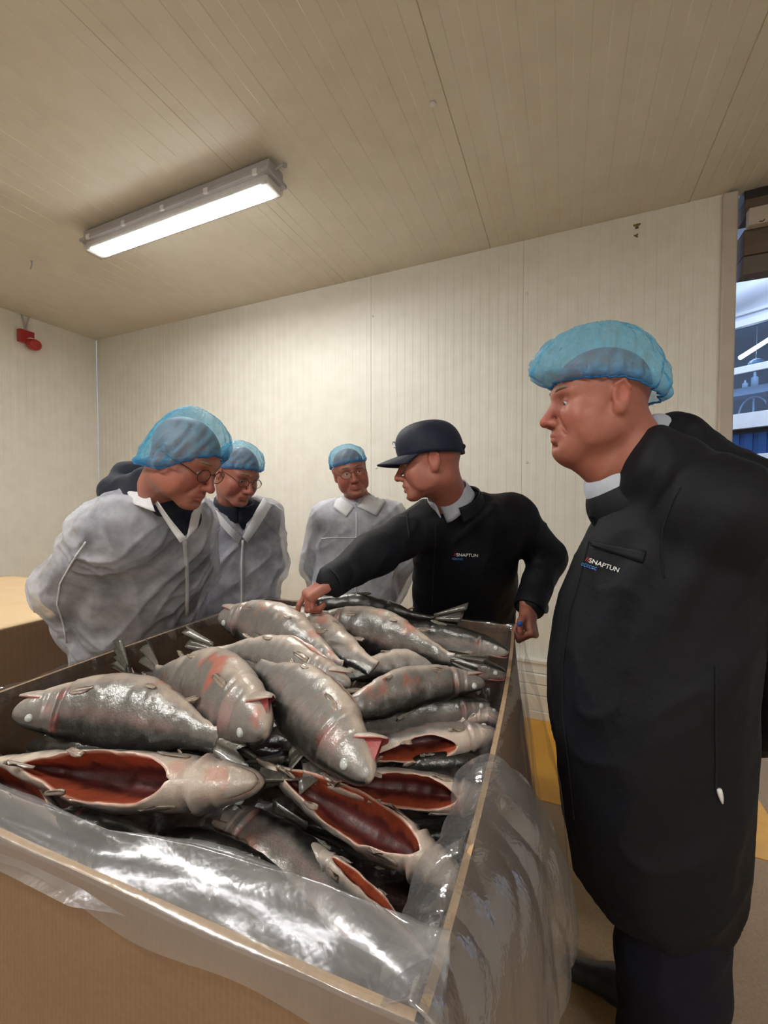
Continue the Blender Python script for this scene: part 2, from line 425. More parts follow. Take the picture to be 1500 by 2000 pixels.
# ------------------------------------------------------------------ fluorescent fixtures
def mat_emit(name, c, s):
    m, nt, b = nm(name); b.inputs['Base Color'].default_value = (.8, .8, .8, 1)
    b.inputs['Emission Color'].default_value = (*c, 1); b.inputs['Emission Strength'].default_value = s; return m
def mat_clear(name, tint=(.9, .9, .9), fac=.15, rough=.08):
    m, nt, b = nm(name); nt.nodes.remove(b); out = nt.nodes['Material Output']
    t = nd(nt, 'ShaderNodeBsdfTransparent'); g = nd(nt, 'ShaderNodeBsdfGlossy', i_Roughness=rough); mx = nd(nt, 'ShaderNodeMixShader', i_0=fac)
    t.inputs[0].default_value = (*tint, 1); nt.links.new(t.outputs[0], mx.inputs[1]); nt.links.new(g.outputs[0], mx.inputs[2]); nt.links.new(mx.outputs[0], out.inputs[0]); return m
M_CLEAR = mat_clear('clear_cover')
def fixture(c, axis, name, label, power):
    """moisture proof double tube fixture under the ceiling, c = centre on the ceiling"""
    ax = Vector(axis).normalized(); sd = Vector((-ax.y, ax.x, 0)); R = Matrix((ax, sd, Vector((0, 0, 1)))).transposed(); c = Vector(c)
    e = empty(name, c); tag(e, label, 'ceiling light', None)
    Z = lambda z: Vector((0, 0, z))
    mb = MB(); mb.box(c + Z(-.006), 1.2, .06, .012, R); mb.box(c + Z(-.042), 1.52, .125, .06, R, .012); mb.box(c + Z(-.075), 1.535, .16, .02, R, .004)
    keep(mb.build('housing', M_GREYP), e)
    mb = MB()
    for k in range(-2, 3):
        for s in (-1, 1): mb.box(c + ax * k * .34 + sd * s * .077 + Z(-.075), .03, .012, .03, R, .002)
    keep(mb.build('clip', M_WHITE), e)['kind'] = 'stuff'
    # clear ribbed cover : trough section swept along the axis, with closed ends
    sec = [(.071, -.082), (.066, -.125), (.045, -.146), (-.045, -.146), (-.066, -.125), (-.071, -.082)]
    V = []; F = []; L = [-.755, -.745, .745, .755]; sc = [.9, 1, 1, .9]
    for x, q in zip(L, sc): V += [c + ax * x + sd * y * q + Z(z if z > -.1 else -.082 + (z + .082) * q) for y, z in sec]
    for i in range(3): F += [[i * 6 + k, i * 6 + k + 1, (i + 1) * 6 + k + 1, (i + 1) * 6 + k] for k in range(5)]
    F += [list(range(6))[::-1], [18 + k for k in range(6)]]
    mb = MB(); mb.add(V, F); keep(mb.build('clear_cover', M_CLEAR), e)
    m = mat_emit('lit_diffuser', (1.0, .985, .93), power)
    mb = MB(); mb.box(c + Z(-.122), 1.41, .106, .028, R, .010); keep(mb.build('diffuser', m), e)
    mb = MB(); mb.box(c + Z(-.106), 1.46, .112, .046, R, .004); keep(mb.build('light_baffle', M_WHITE), e)  # tray added to keep the diffuser's sideways light off the ceiling
    for s in (-1, 1):
        mb = MB(); mb.box(c + ax * s * .72 + Z(-.11), .045, .11, .045, R, .005); keep(mb.build('lamp_holder', M_WHITE), e)
    return e
fc = (P(175, 482, 2.84) + P(545, 357, 2.27)) / 2
fl = fixture((fc.x - .01, fc.y + .02, CEIL), RW, 'ceiling_light', 'lit long fluorescent ceiling light with clear cover above the men at the left', LAMP_POWER)
k0 = P(556, 312, 2.28); k0.z = CEIL
mb = MB(); mb.tube([P(530, 332, 2.26), P(541, 329, 2.26), P(550, 322, 2.26), Vector((k0.x, k0.y, CEIL))], .005, 6); mb.tube([k0 + Vector((0, 0, .002)), k0 - Vector((0, 0, .012))], .014, 10)
keep(mb.build('cable', M_GREYP), fl)
fixture(RM(-1.6, -.7, CEIL), RW, 'ceiling_light', 'second fluorescent light further along the ceiling', LAMP2_POWER)
fixture(RM(1.3, -1.9, CEIL), RW, 'ceiling_light', 'third fluorescent light at the near end of the ceiling', LAMP2_POWER)
# hook in the ceiling, cable end
q = Q(62, 510, CEIL); mb = MB(); mb.tube([q, q + Vector((.0, 0, -.03)), q + Vector((-.012, 0, -.06))], .004, 6); mb.tube([q - Vector((0, 0, .004)), q], .009, 8)
tag(mb.build('ceiling_hook', M_GREYP), 'small grey hook in the ceiling left of the lamp', 'hook')
q = Q(845, 203, CEIL); mb = MB(); mb.tube([q, q - Vector((0, 0, .005)), q - Vector((0, 0, .008))], [.014, .014, .006], 12)
tag(mb.build('ceiling_plug', M_WHITE), 'small round cream plug on the ceiling ribs', 'plug')
# red alarm on the left wall
def on_left(u, v, off=0.0):
    r = ray(u, v); k = (LEFT + off) / (r.x * RW.x + r.y * RW.y); return Vector((0, 0, CAMZ)) + r * k
a0 = on_left(53, 665, .03); al = empty('wall_alarm', a0); tag(al, 'red alarm sounder on a cable high on the left wall', 'alarm')
mb = MB(); mb.box(a0 + Vector((0, 0, .03)) - RN * .01, .055, .125, .12, ROT, .008); keep(mb.build('back_box', M_RED), al)
mb = MB(); a1 = a0 + RW * .05 + RN * .03 + Vector((0, 0, -.035))
mb.tube([a1 - RW * .04, a1, a1 + RW * .035 - Vector((0, 0, .012)), a1 + RW * .045 - Vector((0, 0, .014))], [.05, .055, .05, .035], 18); keep(mb.build('sounder', M_RED), al)
mb = MB(); mb.box(a0 + RW * .045 + RN * .025 + Vector((0, 0, .012)), .05, .075, .008, ROT, .002); keep(mb.build('white_band', M_WHITE), al)
mb = MB()
for s in (-1, 1): mb.tube([a0 + Vector((0, 0, .085)) - RW * .02, a0 + Vector((0, 0, .16)) - RW * .02 + RN * .01 * s, Vector((a0.x, a0.y, CEIL)) - RW * .02 + RN * .03 * s], .006, 6)
keep(mb.build('cable', M_GREYP), al)
# ------------------------------------------------------------------ the hall seen through the doorway
HD = Vector((.53, -.85, 0)).normalized(); HN = Vector((-.85, -.53, 0)).normalized()
H0 = P(1440, 700, 6.0); H0.z = 0
HR = Matrix((HD, -HN, Vector((0, 0, 1)))).transposed()
def hp(s, z, off=0.0): return H0 + HD * s + HN * off + Vector((0, 0, z))
def hz(v): return 1.5 + (975 - v) / FPX * 6.0
M_HALL = mat_simple('hall_white', (.62, .68, .80), (.56, .62, .76), 3, .6)
M_BLUE = mat_simple('blue_steel', (.015, .07, .24), (.012, .06, .20), 4, .45)
M_FRAMEW = mat_simple('window_white', (.78, .82, .88), (.72, .76, .84), 8, .4)
M_INNER = mat_simple('inner_room', (.10, .15, .24), (.07, .11, .19), 3, .8)
wf = empty('wall_hall', hp(0, 0)); tag(wf, 'hall wall beyond the doorway, white above and blue steel below', kind='structure')
zt, zb = hz(640), hz(812)
mb = MB(); mb.box(hp(0, (zt + 5.6) / 2 + .03, -.1), 6, .2, 5.6 - zt, HR); keep(mb.build('upper_wall', M_HALL), wf)
mb = MB()
for k in range(40):   # trapezoid sheet cladding
    mb.box(hp(-3 + k * .15, hz(850) / 2, -.05), .09, .1, hz(850), HR); mb.box(hp(-3 + k * .15 + .075, hz(850) / 2, -.07), .075, .1, hz(850), HR)
o = keep(mb.build('blue_cladding', M_BLUE), wf); o['kind'] = 'stuff'
mb = MB(); mb.box(hp(0, (hz(850) + hz(838)) / 2, -.08), 6, .1, hz(838) - hz(850) + .02, HR); keep(mb.build('shadow_gap', M_DARK), wf)
wn = empty('window_1', hp(0, zb)); tag(wn, 'wide window in the hall wall with white frames', kind='structure')
def hb(s0, s1, z0, z1, o0, o1, m, name, par, bev=.004):
    mb = MB(); mb.box(hp((s0 + s1) / 2, (z0 + z1) / 2, (o0 + o1) / 2), s1 - s0, abs(o1 - o0), z1 - z0, HR, bev); return keep(mb.build(name, m), par)
hb(-3, 3, zb - .21, zb, -.02, .08, M_FRAMEW, 'sill', wn)
hb(-3, 3, zt - .05, zt + .04, -.02, .06, M_FRAMEW, 'frame', wn)
hb(-3, 3, hz(735), hz(722), -.02, .05, M_FRAMEW, 'frame', wn)
hb(-3, 3, zt + .12, zt + .16, -.02, .03, M_FRAMEW, 'frame', wn)
M_GLASS = mat_clear('window_glass', (.75, .85, .95), .12, .02)
hb(-3, 3, hz(722), zt - .05, 0, .008, M_GLASS, 'pane', wn, 0)
hb(-3, 3, zb, hz(735), 0, .008, M_GLASS, 'pane', wn, 0)
# the room behind that window
ir = empty('wall_office', hp(0, zb, -1.6)); tag(ir, 'dim office behind the hall window', kind='structure')
for a in ((-3, 3, zb - .3, zt + .5, -2.7, -2.6, 'back'), (-3, 3, zt + .3, zt + .4, -2.7, -.2, 'ceiling_slab'), (-3, 3, zb - .3, zb - .2, -2.7, -.2, 'floor_slab')):
    hb(a[0], a[1], a[2], a[3], a[4], a[5], M_INNER, a[6], ir, 0)
r1 = hp(-.08, hz(690), -.35); r2 = hp(.14, hz(636), -1.0)
mb = MB(); mb.tube([r1, r2], .03, 10); ol = mb.build('tube_lamp', mat_emit('tube_lit', (.9, .95, 1), 6)); tag(ol, 'lit tube lamp behind the upper hall window', 'lamp')
mb = MB(); g = hp(.06, hz(705), -.5); n_ = 12
V = []; F = []
for i in range(9):
    th = math.pi * i / 8
    for k in range(n_): V.append(g + Vector((math.cos(2 * math.pi * k / n_) * math.sin(th) * .10, math.sin(2 * math.pi * k / n_) * math.sin(th) * .10, math.cos(th) * .082)))
for i in range(8):
    for k in range(n_): F.append([i * n_ + k, i * n_ + (k + 1) % n_, (i + 1) * n_ + (k + 1) % n_, (i + 1) * n_ + k])
mb.add(V, F); ge = empty('globe_lamp', g); tag(ge, 'round hanging globe lamp behind the hall window', 'lamp'); keep(mb.build('shade', mat_simple('globe', (.35, .5, .7), None, 5, .3), smooth=True), ge)
mb = MB(); mb.tube([g + Vector((0, 0, .08)), g + Vector((0, 0, .55))], .004, 6); keep(mb.build('cord', M_WHITE), ge)
sh = empty('office_shelf', hp(.2, hz(770), -.3)); tag(sh, 'pale shelf behind the lower hall window', 'shelf')
hb(-.6, .9, hz(772), hz(757), -.5, -.15, M_FRAMEW, 'board', sh); hb(.28, .31, zb - .2, hz(772), -.2, -.17, mat_simple('red_post', (.10, .03, .05), None, 4), 'upright', sh); hb(-.5, -.47, zb - .2, hz(772), -.45, -.2, M_INNER, 'upright', sh)
for (s, r, hgt, lab) in ((.0, .035, .13, 'short pale bottle on the office shelf'), (.11, .042, .22, 'tall pale bottle on the office shelf')):
    b0 = hp(s, hz(757), -.3); mb = MB(); mb.tube([b0, b0 + Vector((0, 0, hgt * .65)), b0 + Vector((0, 0, hgt * .75)), b0 + Vector((0, 0, hgt))], [r, r, r * .4, r * .4], 12); tag(mb.build('bottle', M_FRAMEW, smooth=True), lab, 'bottle')
mb = MB(); c0 = hp(.12, hz(800), -.25)
mb.tube([c0 + HD * math.cos(t) * .17 + Vector((0, 0, math.sin(t) * .26 - .08)) for t in np.linspace(0, math.pi, 14)], .012, 8); mb.box(c0 + Vector((0, 0, -.05)), .33, .02, .02, HR); mb.box(c0 + Vector((0, 0, -.0)), .02, .02, .32, HR)
tag(mb.build('chair_back', M_FRAMEW), 'arched white chair back under the office shelf', 'chair')
sg = empty('wall_sign', hp(.25, hz(915))); tag(sg, 'white framed notice on the blue hall wall', 'sign')
hb(.12, .42, hz(960), hz(890), .0, .03, M_FRAMEW, 'frame', sg); hb(.17, .37, hz(950), hz(900), .028, .034, mat_simple('pale_sheet', (.4, .5, .6), (.3, .4, .5), 12), 'sheet', sg, 0)
# diagonal roof beam, hall roof and an added area light for the hall
mb = MB(); mb.box(hp(.1, 4.55, .6), 2.6, .12, .13, HR @ Matrix.Rotation(math.radians(-14), 3, 'Y')); tag(mb.build('trim_2', M_DARK), 'dark sloping roof beam in the hall', kind='structure')
mb = MB(); mb.box(RM(4.5, BACK + 3.6, 5.6), 9, 7, .1, ROT); tag(mb.build('ceiling_hall', M_HALL), kind='structure')
L = bpy.data.lights.new('hall_fill_light', 'AREA'); L.shape = 'RECTANGLE'; L.size = 2.0; L.size_y = .5; L.energy = HALL_POWER; L.color = (.72, .84, 1)  # unseen fill light, added to brighten the hall
lo = bpy.data.objects.new('hall_fill_light', L); lo.location = hp(.6, 5.2, 1.6); COL.objects.link(lo)
tag(lo, 'added area light that brightens the hall, out of view', 'lamp')
# ------------------------------------------------------------------ cardboard bins
BA = Vector((0.3534, 0.9355, 0)); BB = Vector((0.9355, -0.3534, 0))
RIM = 1.05
A0, A1, B0, B1 = .335, 1.565, -1.172, -.09
def BX(a, b, z=0): return BA * a + BB * b + Vector((0, 0, z))
BROT = Matrix((BB, BA, Vector((0, 0, 1)))).transposed()
def mat_card():
    m, nt, b = nm('cardboard'); v = coords(nt)
    n = noise(nt, v, 3, 5, .6); c = ramp(nt, n, [(.3, (.200, .118, .064)), (.7, (.240, .145, .080))])
    w = nd(nt, 'ShaderNodeTexWave', wave_type='BANDS', bands_direction='X', i_Scale=45.0, i_Distortion=.3); nt.links.new(v, w.inputs[0])
    c = mixc(nt, .06, c, w.outputs[0], 'MULTIPLY'); c = mixc(nt, .25, c, ramp(nt, noise(nt, v, 130, 2), [(.3, (.6, .6, .6)), (.7, (1, 1, 1))]), 'MULTIPLY')
    nt.links.new(c, b.inputs['Base Color']); b.inputs['Roughness'].default_value = .75
    bump(nt, b, w.outputs[0], .08, .001); return m
M_CARD = mat_card()
M_CARDE = mat_simple('cardboard_edge', (.62, .43, .25), (.52, .35, .19), 120, .85)
M_CARDL = mat_simple('pale_cardboard', (.62, .45, .27), (.56, .40, .23), 6, .7)
def bulge(t, z, amt, rimamt):
    s = max(0, math.sin(math.pi * t)) ** .75
    q = max(0, min(1, z / RIM)); vert = math.sin(math.pi * q ** .8) ** .8 * (1 - .15 * q)
    return s * (amt * vert + rimamt * q ** 3)
SIDES = {  # corner to corner, outward direction, bulge, rim bulge
    'front': (BX(A0, B0), BX(A0, B1), -BA, .02, .004),
    'right': (BX(A0, B1), BX(A1 - .02, B1), BB, .115, .018),
    'back': (BX(A1 - .02, B1), BX(A1 + .02, B0), BA, .02, .006),
    'left': (BX(A1 + .02, B0), BX(A0, B0), -BB, .04, .02)}
def side_point(side, t, z, off=0.0):
    p0, p1, n, am, ra = SIDES[side]
    return p0.lerp(p1, t) + n * (bulge(t, z, am, ra) + off) + Vector((0, 0, z))
bin_ = empty('cardboard_bin', BX((A0 + A1) / 2, (B0 + B1) / 2)); tag(bin_, 'large open brown cardboard bin filled with fish', 'box')
for sd in SIDES:
    V = []; F = []; nt_, nz = 40, 24; TH = .009
    for j in range(nz + 1):
        for i in range(nt_ + 1): V.append(side_point(sd, i / nt_, RIM * j / nz))
    m = len(V)
    for j in range(nz + 1):
        for i in range(nt_ + 1): V.append(side_point(sd, i / nt_, RIM * j / nz, -TH))
    id_ = lambda i, j, k: k * m + j * (nt_ + 1) + i
    for j in range(nz):
        for i in range(nt_):
            F.append([id_(i, j, 0), id_(i + 1, j, 0), id_(i + 1, j + 1, 0), id_(i, j + 1, 0)])
            F.append([id_(i, j, 1), id_(i, j + 1, 1), id_(i + 1, j + 1, 1), id_(i + 1, j, 1)])
    ef = len(F)
    for i in range(nt_): F.append([id_(i, nz, 0), id_(i + 1, nz, 0), id_(i + 1, nz, 1), id_(i, nz, 1)])
    for i in range(nt_): F.append([id_(i, 0, 0), id_(i, 0, 1), id_(i + 1, 0, 1), id_(i + 1, 0, 0)])
    for j in range(nz):
        F.append([id_(0, j, 0), id_(0, j + 1, 0), id_(0, j + 1, 1), id_(0, j, 1)]); F.append([id_(nt_, j, 0), id_(nt_, j, 1), id_(nt_, j + 1, 1), id_(nt_, j + 1, 0)])
    mb = MB(); mb.add(V, F); o = keep(mb.build('side_panel', [M_CARD, M_CARDE], smooth=False), bin_)
    for k in range(ef, ef + nt_): o.data.polygons[k].material_index = 1
mb = MB(); mb.box(BX((A0 + A1) / 2, (B0 + B1) / 2, .012), B1 - B0 - .02, A1 - A0 - .02, .02, BROT); keep(mb.build('bottom', M_CARD), bin_)
# second bin with a lid, at the left
C0, C1, D0, D1 = .62, 1.52, -2.95, -1.745
b2 = empty('cardboard_bin', BX((C0 + C1) / 2, (D0 + D1) / 2)); tag(b2, 'closed brown cardboard bin with pale lid at the left behind the grey coat', 'box')
def slab(name, a0, a1, b0, b1, z0, z1, m, par, bev=.006):
    mb = MB(); mb.box(BX((a0 + a1) / 2, (b0 + b1) / 2, (z0 + z1) / 2), b1 - b0, a1 - a0, z1 - z0, BROT, bev); return keep(mb.build(name, m), par)
slab('side_panel', C0, C1, D1 - .008, D1, 0, RIM - .004, M_CARD, b2, .002); slab('side_panel', C0, C1, D0, D0 + .008, 0, RIM - .004, M_CARD, b2, .002)
slab('side_panel', C0, C0 + .008, D0 + .008, D1 - .008, 0, RIM - .004, M_CARD, b2, .002); slab('side_panel', C1 - .008, C1, D0 + .008, D1 - .008, 0, RIM - .004, M_CARD, b2, .002)
V = []; F = []; n = 24
for j in range(n + 1):
    for i in range(n + 1):
        a = C0 + (C1 - C0) * j / n; b = D0 + (D1 - D0) * i / n
        V.append(BX(a, b, RIM + .004 + .016 * math.sin(math.pi * i / n) ** 2 * math.sin(math.pi * j / n * 1.3) + .004 * math.sin(9 * b)))
for j in range(n):
    for i in range(n): F.append([j * (n + 1) + i, j * (n + 1) + i + 1, (j + 1) * (n + 1) + i + 1, (j + 1) * (n + 1) + i])
me = mesh_np(V, F); o = keep(link('lid', me, M_CARDL), b2); sm = o.modifiers.new('s', 'SOLIDIFY'); sm.thickness = .008
# ------------------------------------------------------------------ fish
def mat_fish():
    m, nt, b = nm('fish_skin'); v = coords(nt)
    a = nd(nt, 'ShaderNodeAttribute', attribute_name='Col'); k = nd(nt, 'ShaderNodeAttribute', attribute_name='Kind')
    sep = nd(nt, 'ShaderNodeSeparateColor'); nt.links.new(k.outputs['Color'], sep.inputs[0])   # R: spotted back, G: open flesh, B: scales
    vo = nd(nt, 'ShaderNodeTexVoronoi', i_Scale=95.0); nt.links.new(v, vo.inputs['Vector'])
    vo2 = nd(nt, 'ShaderNodeTexVoronoi', i_Scale=420.0); nt.links.new(v, vo2.inputs['Vector'])
    spot = ramp(nt, vo.outputs['Distance'], [(.16, (1, 1, 1)), (.24, (0, 0, 0))])
    sel = ramp(nt, noise(nt, v, 30, 2), [(.45, (0, 0, 0)), (.55, (1, 1, 1))])
    mu = nd(nt, 'ShaderNodeMath', operation='MULTIPLY'); nt.links.new(spot, mu.inputs[0]); nt.links.new(sel, mu.inputs[1])
    mu2 = nd(nt, 'ShaderNodeMath', operation='MULTIPLY'); nt.links.new(mu.outputs[0], mu2.inputs[0]); nt.links.new(sep.outputs[0], mu2.inputs[1])
    c = mixc(nt, .35, a.outputs['Color'], ramp(nt, noise(nt, v, 45, 5, .65), [(.3, (.45, .42, .42)), (.65, (1, 1, 1))]), 'MULTIPLY')
    c = mixc(nt, mu2.outputs[0], c, (.03, .03, .025))
    sc = nd(nt, 'ShaderNodeMath', operation='MULTIPLY', i_1=.3); nt.links.new(sep.outputs[2], sc.inputs[0])
    c = mixc(nt, sc.outputs[0], c, ramp(nt, vo2.outputs['Distance'], [(.2, (1, 1, 1)), (.75, (.25, .25, .27))]), 'MULTIPLY')
    nt.links.new(c, b.inputs['Base Color'])
    b.inputs['Roughness'].default_value = .34; b.inputs['Specular IOR Level'].default_value = .65
    cw = nd(nt, 'ShaderNodeMath', operation='MULTIPLY_ADD', i_1=-.5, i_2=.6); nt.links.new(sep.outputs[1], cw.inputs[0]); nt.links.new(cw.outputs[0], b.inputs['Coat Weight']); b.inputs['Coat Roughness'].default_value = .12
    rw = nd(nt, 'ShaderNodeMath', operation='MULTIPLY_ADD', i_1=.25, i_2=.34); nt.links.new(sep.outputs[1], rw.inputs[0]); nt.links.new(rw.outputs[0], b.inputs['Roughness'])
    b.inputs['Subsurface Weight'].default_value = .06; b.inputs['Subsurface Radius'].default_value = (.012, .005, .003); b.inputs['Subsurface Scale'].default_value = 1
    n1 = bump(nt, b, vo2.outputs['Distance'], .10, .0010)
    n2 = bump(nt, b, noise(nt, v, 60, 4, .65), .45, .004, n1)
    nt.links.new(n2, nt.nodes['Principled BSDF'].inputs['Coat Normal'])
    return m
def mat_fin():
    m, nt, b = nm('fish_fin'); v = coords(nt); a = nd(nt, 'ShaderNodeAttribute', attribute_name='Col')
    c = mixc(nt, .5, a.outputs['Color'], ramp(nt, noise(nt, v, 120, 4, .7), [(.35, (.25, .22, .2)), (.6, (1, 1, 1))]), 'MULTIPLY')
    nt.links.new(c, b.inputs['Base Color']); b.inputs['Roughness'].default_value = .28; b.inputs['Coat Weight'].default_value = .6; b.inputs['Coat Roughness'].default_value = .1
    bump(nt, b, noise(nt, v, 160, 3), .5, .002); return m
M_FISH = mat_fish(); M_FIN = mat_fin()
M_EYE = mat_simple('fish_eye', (.55, .56, .55), (.42, .43, .43), 200, .15, coat=1)
M_PUPIL = mat_simple('fish_pupil', (.03, .03, .035), None, 60, .1, coat=1)
PS = [0, .012, .03, .06, .10, .15, .20, .26, .33, .41, .50, .58, .66, .74, .81, .87, .91, .935]
PH = [.020, .034, .046, .060, .075, .090, .103, .114, .127, .134, .131, .119, .100, .077, .056, .043, .040, .043]
PW = [.014, .024, .032, .041, .050, .058, .064, .068, .072, .073, .070, .062, .051, .038, .026, .016, .010, .006]
def spline(pts, n):
    pts = [Vector(p) for p in pts]
    if len(pts) == 2: pts = [pts[0], pts[0].lerp(pts[1], .5), pts[1]]
    e = [pts[0] * 2 - pts[1]] + pts + [pts[-1] * 2 - pts[-2]]; out = []
    for i in range(1, len(e) - 2):
        a, b, c, d = e[i - 1:i + 3]
        for k in range(24):
            t = k / 24; out.append(.5 * ((2 * b) + (c - a) * t + (2 * a - 5 * b + 4 * c - d) * t * t + (3 * b - a - 3 * c + d) * t ** 3))
    out.append(pts[-1]); L = [0]
    for a, b in zip(out[:-1], out[1:]): L.append(L[-1] + (b - a).length)
    L = np.array(L); X = np.array([tuple(p) for p in out]); s = np.linspace(0, L[-1], n)
    return np.stack([np.interp(s, L, X[:, k]) for k in range(3)], 1), L[-1]
CAMP = np.array([0, 0, CAMZ])
def fin(name, root, base, direction, chord, length, nrm, parent, seed, col, ruffle=.006, sweep=.3, fork=0.0, rows=7, cols=11):
    """fan of a fin: base point, direction it grows, chord axis along the body, thin but two sided"""
    base = np.array(base); dr = np.array(direction); ch = np.array(chord); nn = np.array(nrm); V = []; C = []
    rng = np.random.RandomState(seed)
    rf = rng.uniform(-1, 1, cols)
    for side in (1, -1):
        for r in range(rows):
            q = r / (rows - 1)
            for c in range(cols):
                x = c / (cols - 1) * 2 - 1
                ln = 1 - fork * (1 - abs(x)) ** 1.2 - .45 * abs(x) ** 2.2 * (fork == 0)
                if fork == 0 and r == rows - 1: ln *= 1 + .05 * rf[c]
                spread = (.85 + 1.5 * q) if fork else (.55 + .75 * math.sin(q * 1.9))
                p = base + dr * (q * ln * length) + ch * (x * .5 * spread * (1 - sweep * q * (fork == 0)) + sweep * q * .6 * (fork == 0)) * 1.0
                w = ruffle * q * math.sin(c * 1.9 + seed) + ruffle * .5 * q * rf[c]
                p = p + nn * (w + side * (.0016 * (1 - q) + .0004) + side * .0005 * (c % 2))
                V.append(p); C.append(np.array(col) * (1 - .35 * q * (c % 2)))
    n = rows * cols; F = []
    for r in range(rows - 1):
        for c in range(cols - 1):
            a = r * cols + c; F.append([a, a + 1, a + cols + 1, a + cols]); F.append([n + a, n + a + cols, n + a + cols + 1, n + a + 1])
    bd = [(0, c) for c in range(cols)] + [(r, cols - 1) for r in range(1, rows)] + [(rows - 1, c) for c in range(cols - 2, -1, -1)] + [(r, 0) for r in range(rows - 2, 0, -1)]
    for i in range(len(bd)):
        a = bd[i][0] * cols + bd[i][1]; b = bd[(i + 1) % len(bd)]; b = b[0] * cols + b[1]; F.append([b, a, n + a, n + b])
    me = mesh_np(V, np.array(F)); set_col(me, C)
    return keep(link(name, me, M_FIN), parent)
WHITE = np.array((.64, .54, .46)); SILV = np.array((.25, .235, .215)); DARKB = np.array((.013, .013, .011)); PINK = np.array((.50, .20, .19)); FLESH = np.array((.50, .095, .035)); DEEP = np.array((.085, .006, .004)); GILL = np.array((.45, .06, .05))
def fish(name, pts, alpha, label, fat=1.0, length=None, cut=None, cutw=.55, mouth=12, dark=.5, red=.4, seed=0, tail=True, tailr=.11, silver=0.0, pect=True, group='gutted trout in the bin', res=1.0):
    """pts: centre line from snout to tail root (room points). alpha: where the back faces, in degrees:
    0 = upper side seen from the camera, 180 = lower side, -90 = belly faces the camera, 90 = back faces it"""
    rng = np.random.RandomState(seed + 5)
    ns = int(120 * res); X, L0 = spline(pts, ns); L = length or L0 / .935
    S = np.linspace(0, .935, ns)
    T = np.gradient(X, axis=0); T /= np.linalg.norm(T, axis=1, keepdims=True)
    mid = X[ns // 3]; view = CAMP - mid; view /= np.linalg.norm(view)
    t0 = X[0] - X[-1]; t0 /= np.linalg.norm(t0)                       # towards the head
    N0 = np.cross(t0, view); N0 /= np.linalg.norm(N0)
    if N0[2] < 0: N0 = -N0                                            # upper side in the picture
    V0 = np.cross(N0, t0); V0 = V0 if V0 @ view > 0 else -V0
    a = math.radians(alpha); D0 = math.cos(a) * N0 + math.sin(a) * V0
    D = D0 - T * (T @ D0)[:, None]; D /= np.linalg.norm(D, axis=1, keepdims=True)
    W = np.cross(T, D)
    H = np.interp(S, PS, PH) * L * fat; Wd = np.interp(S, PS, PW) * L * (.5 + .5 * fat) * 1.12
    nt_ = 56; ncut = 20
    tau = np.arange(nt_) / nt_
    V = np.zeros((ns, nt_, 3)); C = np.zeros((ns, nt_, 3)); K = np.zeros((ns, nt_, 3))
    n1 = fbm(np.stack([S * 14, np.zeros(ns), np.zeros(ns) + seed], 1), seed, 2); n2 = fbm(np.stack([S * 30, np.ones(ns), np.zeros(ns) + seed], 1), seed + 3, 2)
    for i in range(ns):
        s = S[i]; wc = 0.0
        if cut:
            c0, c1 = cut; u = (s - c0) / (c1 - c0)
            if 0 < u < 1: wc = cutw * (math.sin(math.pi * u ** .8) ** .7) * (.8 + .4 * n1[i])
        h, w = H[i], Wd[i]
        # angles: outer part from wc to 2pi-wc (measured from the belly), inner part -wc..wc
        no = nt_ - ncut if cut else nt_
        if cut:
            wc_ = max(wc, .015)
            ang = np.concatenate([np.linspace(wc_, 2 * math.pi - wc_, no), np.linspace(-wc_, wc_, ncut + 2)[1:-1]])
            inn = np.concatenate([np.zeros(no, bool), np.ones(ncut, bool)])
        else:
            ang = 2 * math.pi * tau; inn = np.zeros(nt_, bool); wc_ = 1
        cy = -np.cos(ang); cx = np.sin(ang)
        e = 2 / 2.15
        y = np.sign(cy) * np.abs(cy) ** e * h; x = np.sign(cx) * np.abs(cx) ** e * w
        y = np.where(cy < 0, y * (1.04 if .2 < s < .62 else 1), y)
        q = np.abs(np.where(inn, ang, 0)) / wc_
        if cut and wc > .03:
            # belly flaps bow apart, hollow inside
            xe = abs(math.sin(wc)) ** e * w; ye = -math.cos(wc) ** e * h if wc < 1.5 else 0
            dep = (1 - np.clip((q - .0) / .96, 0, 1) ** 3.2) * h * 1.15 * min(1, wc / (cutw * .45))
            xi = np.sign(ang) * xe * np.clip(q / .93, 0, 1) * .93
            xi = np.where(q >= .93, np.sign(ang) * xe * (.93 + (q - .93)), xi)
            y = np.where(inn, ye + dep, y); x = np.where(inn, xi, x)
        p = X[i] + D[i] * y[:, None] + W[i] * x[:, None]
        V[i] = p
        # pigments
        up = -np.cos(ang)
        dn = fbm(np.stack([np.full(nt_, s * 26), np.cos(ang) * 3, np.sin(ang) * 3 + seed], 1), seed + 2, 3) - .5
        dk = ss(up + .42 * dn, .34 - dark * .74, .80 - dark * .62)[:, None]
        b0_ = .52 - 1.35 * max(0, .5 - dark); bl = ss(-up + .2 * (n2[i] - .5), b0_, b0_ + .5)[:, None]
        c = SILV * (1.18 - dark * .95) * (1 - bl) + WHITE * (1.02 - .25 * dark) * bl
        c = c + silver * .12 * (1 - bl)
        pk = np.exp(-((up - .12) / .16) ** 2)[:, None] * .22 * (0.25 + red) * (.5 + n1[i]) * (ss(np.array([s]), .05, .25) * (1 - ss(np.array([s]), .7, .85)))
        c = c * (1 - pk) + PINK * pk
        c = c * (1 - dk) + DARKB * dk
        # head: gill cover rim, pale cheek
        g = math.exp(-((s - (.185 + .0)) / .016) ** 2); gm = np.clip(g * (1 - np.abs(up) ** 2) * (.3 + 1.1 * red) * np.clip(.2 + 5 * dn, 0, 1.2), 0, 1)[:, None] * .6
        c = c * (1 - gm) + GILL * gm
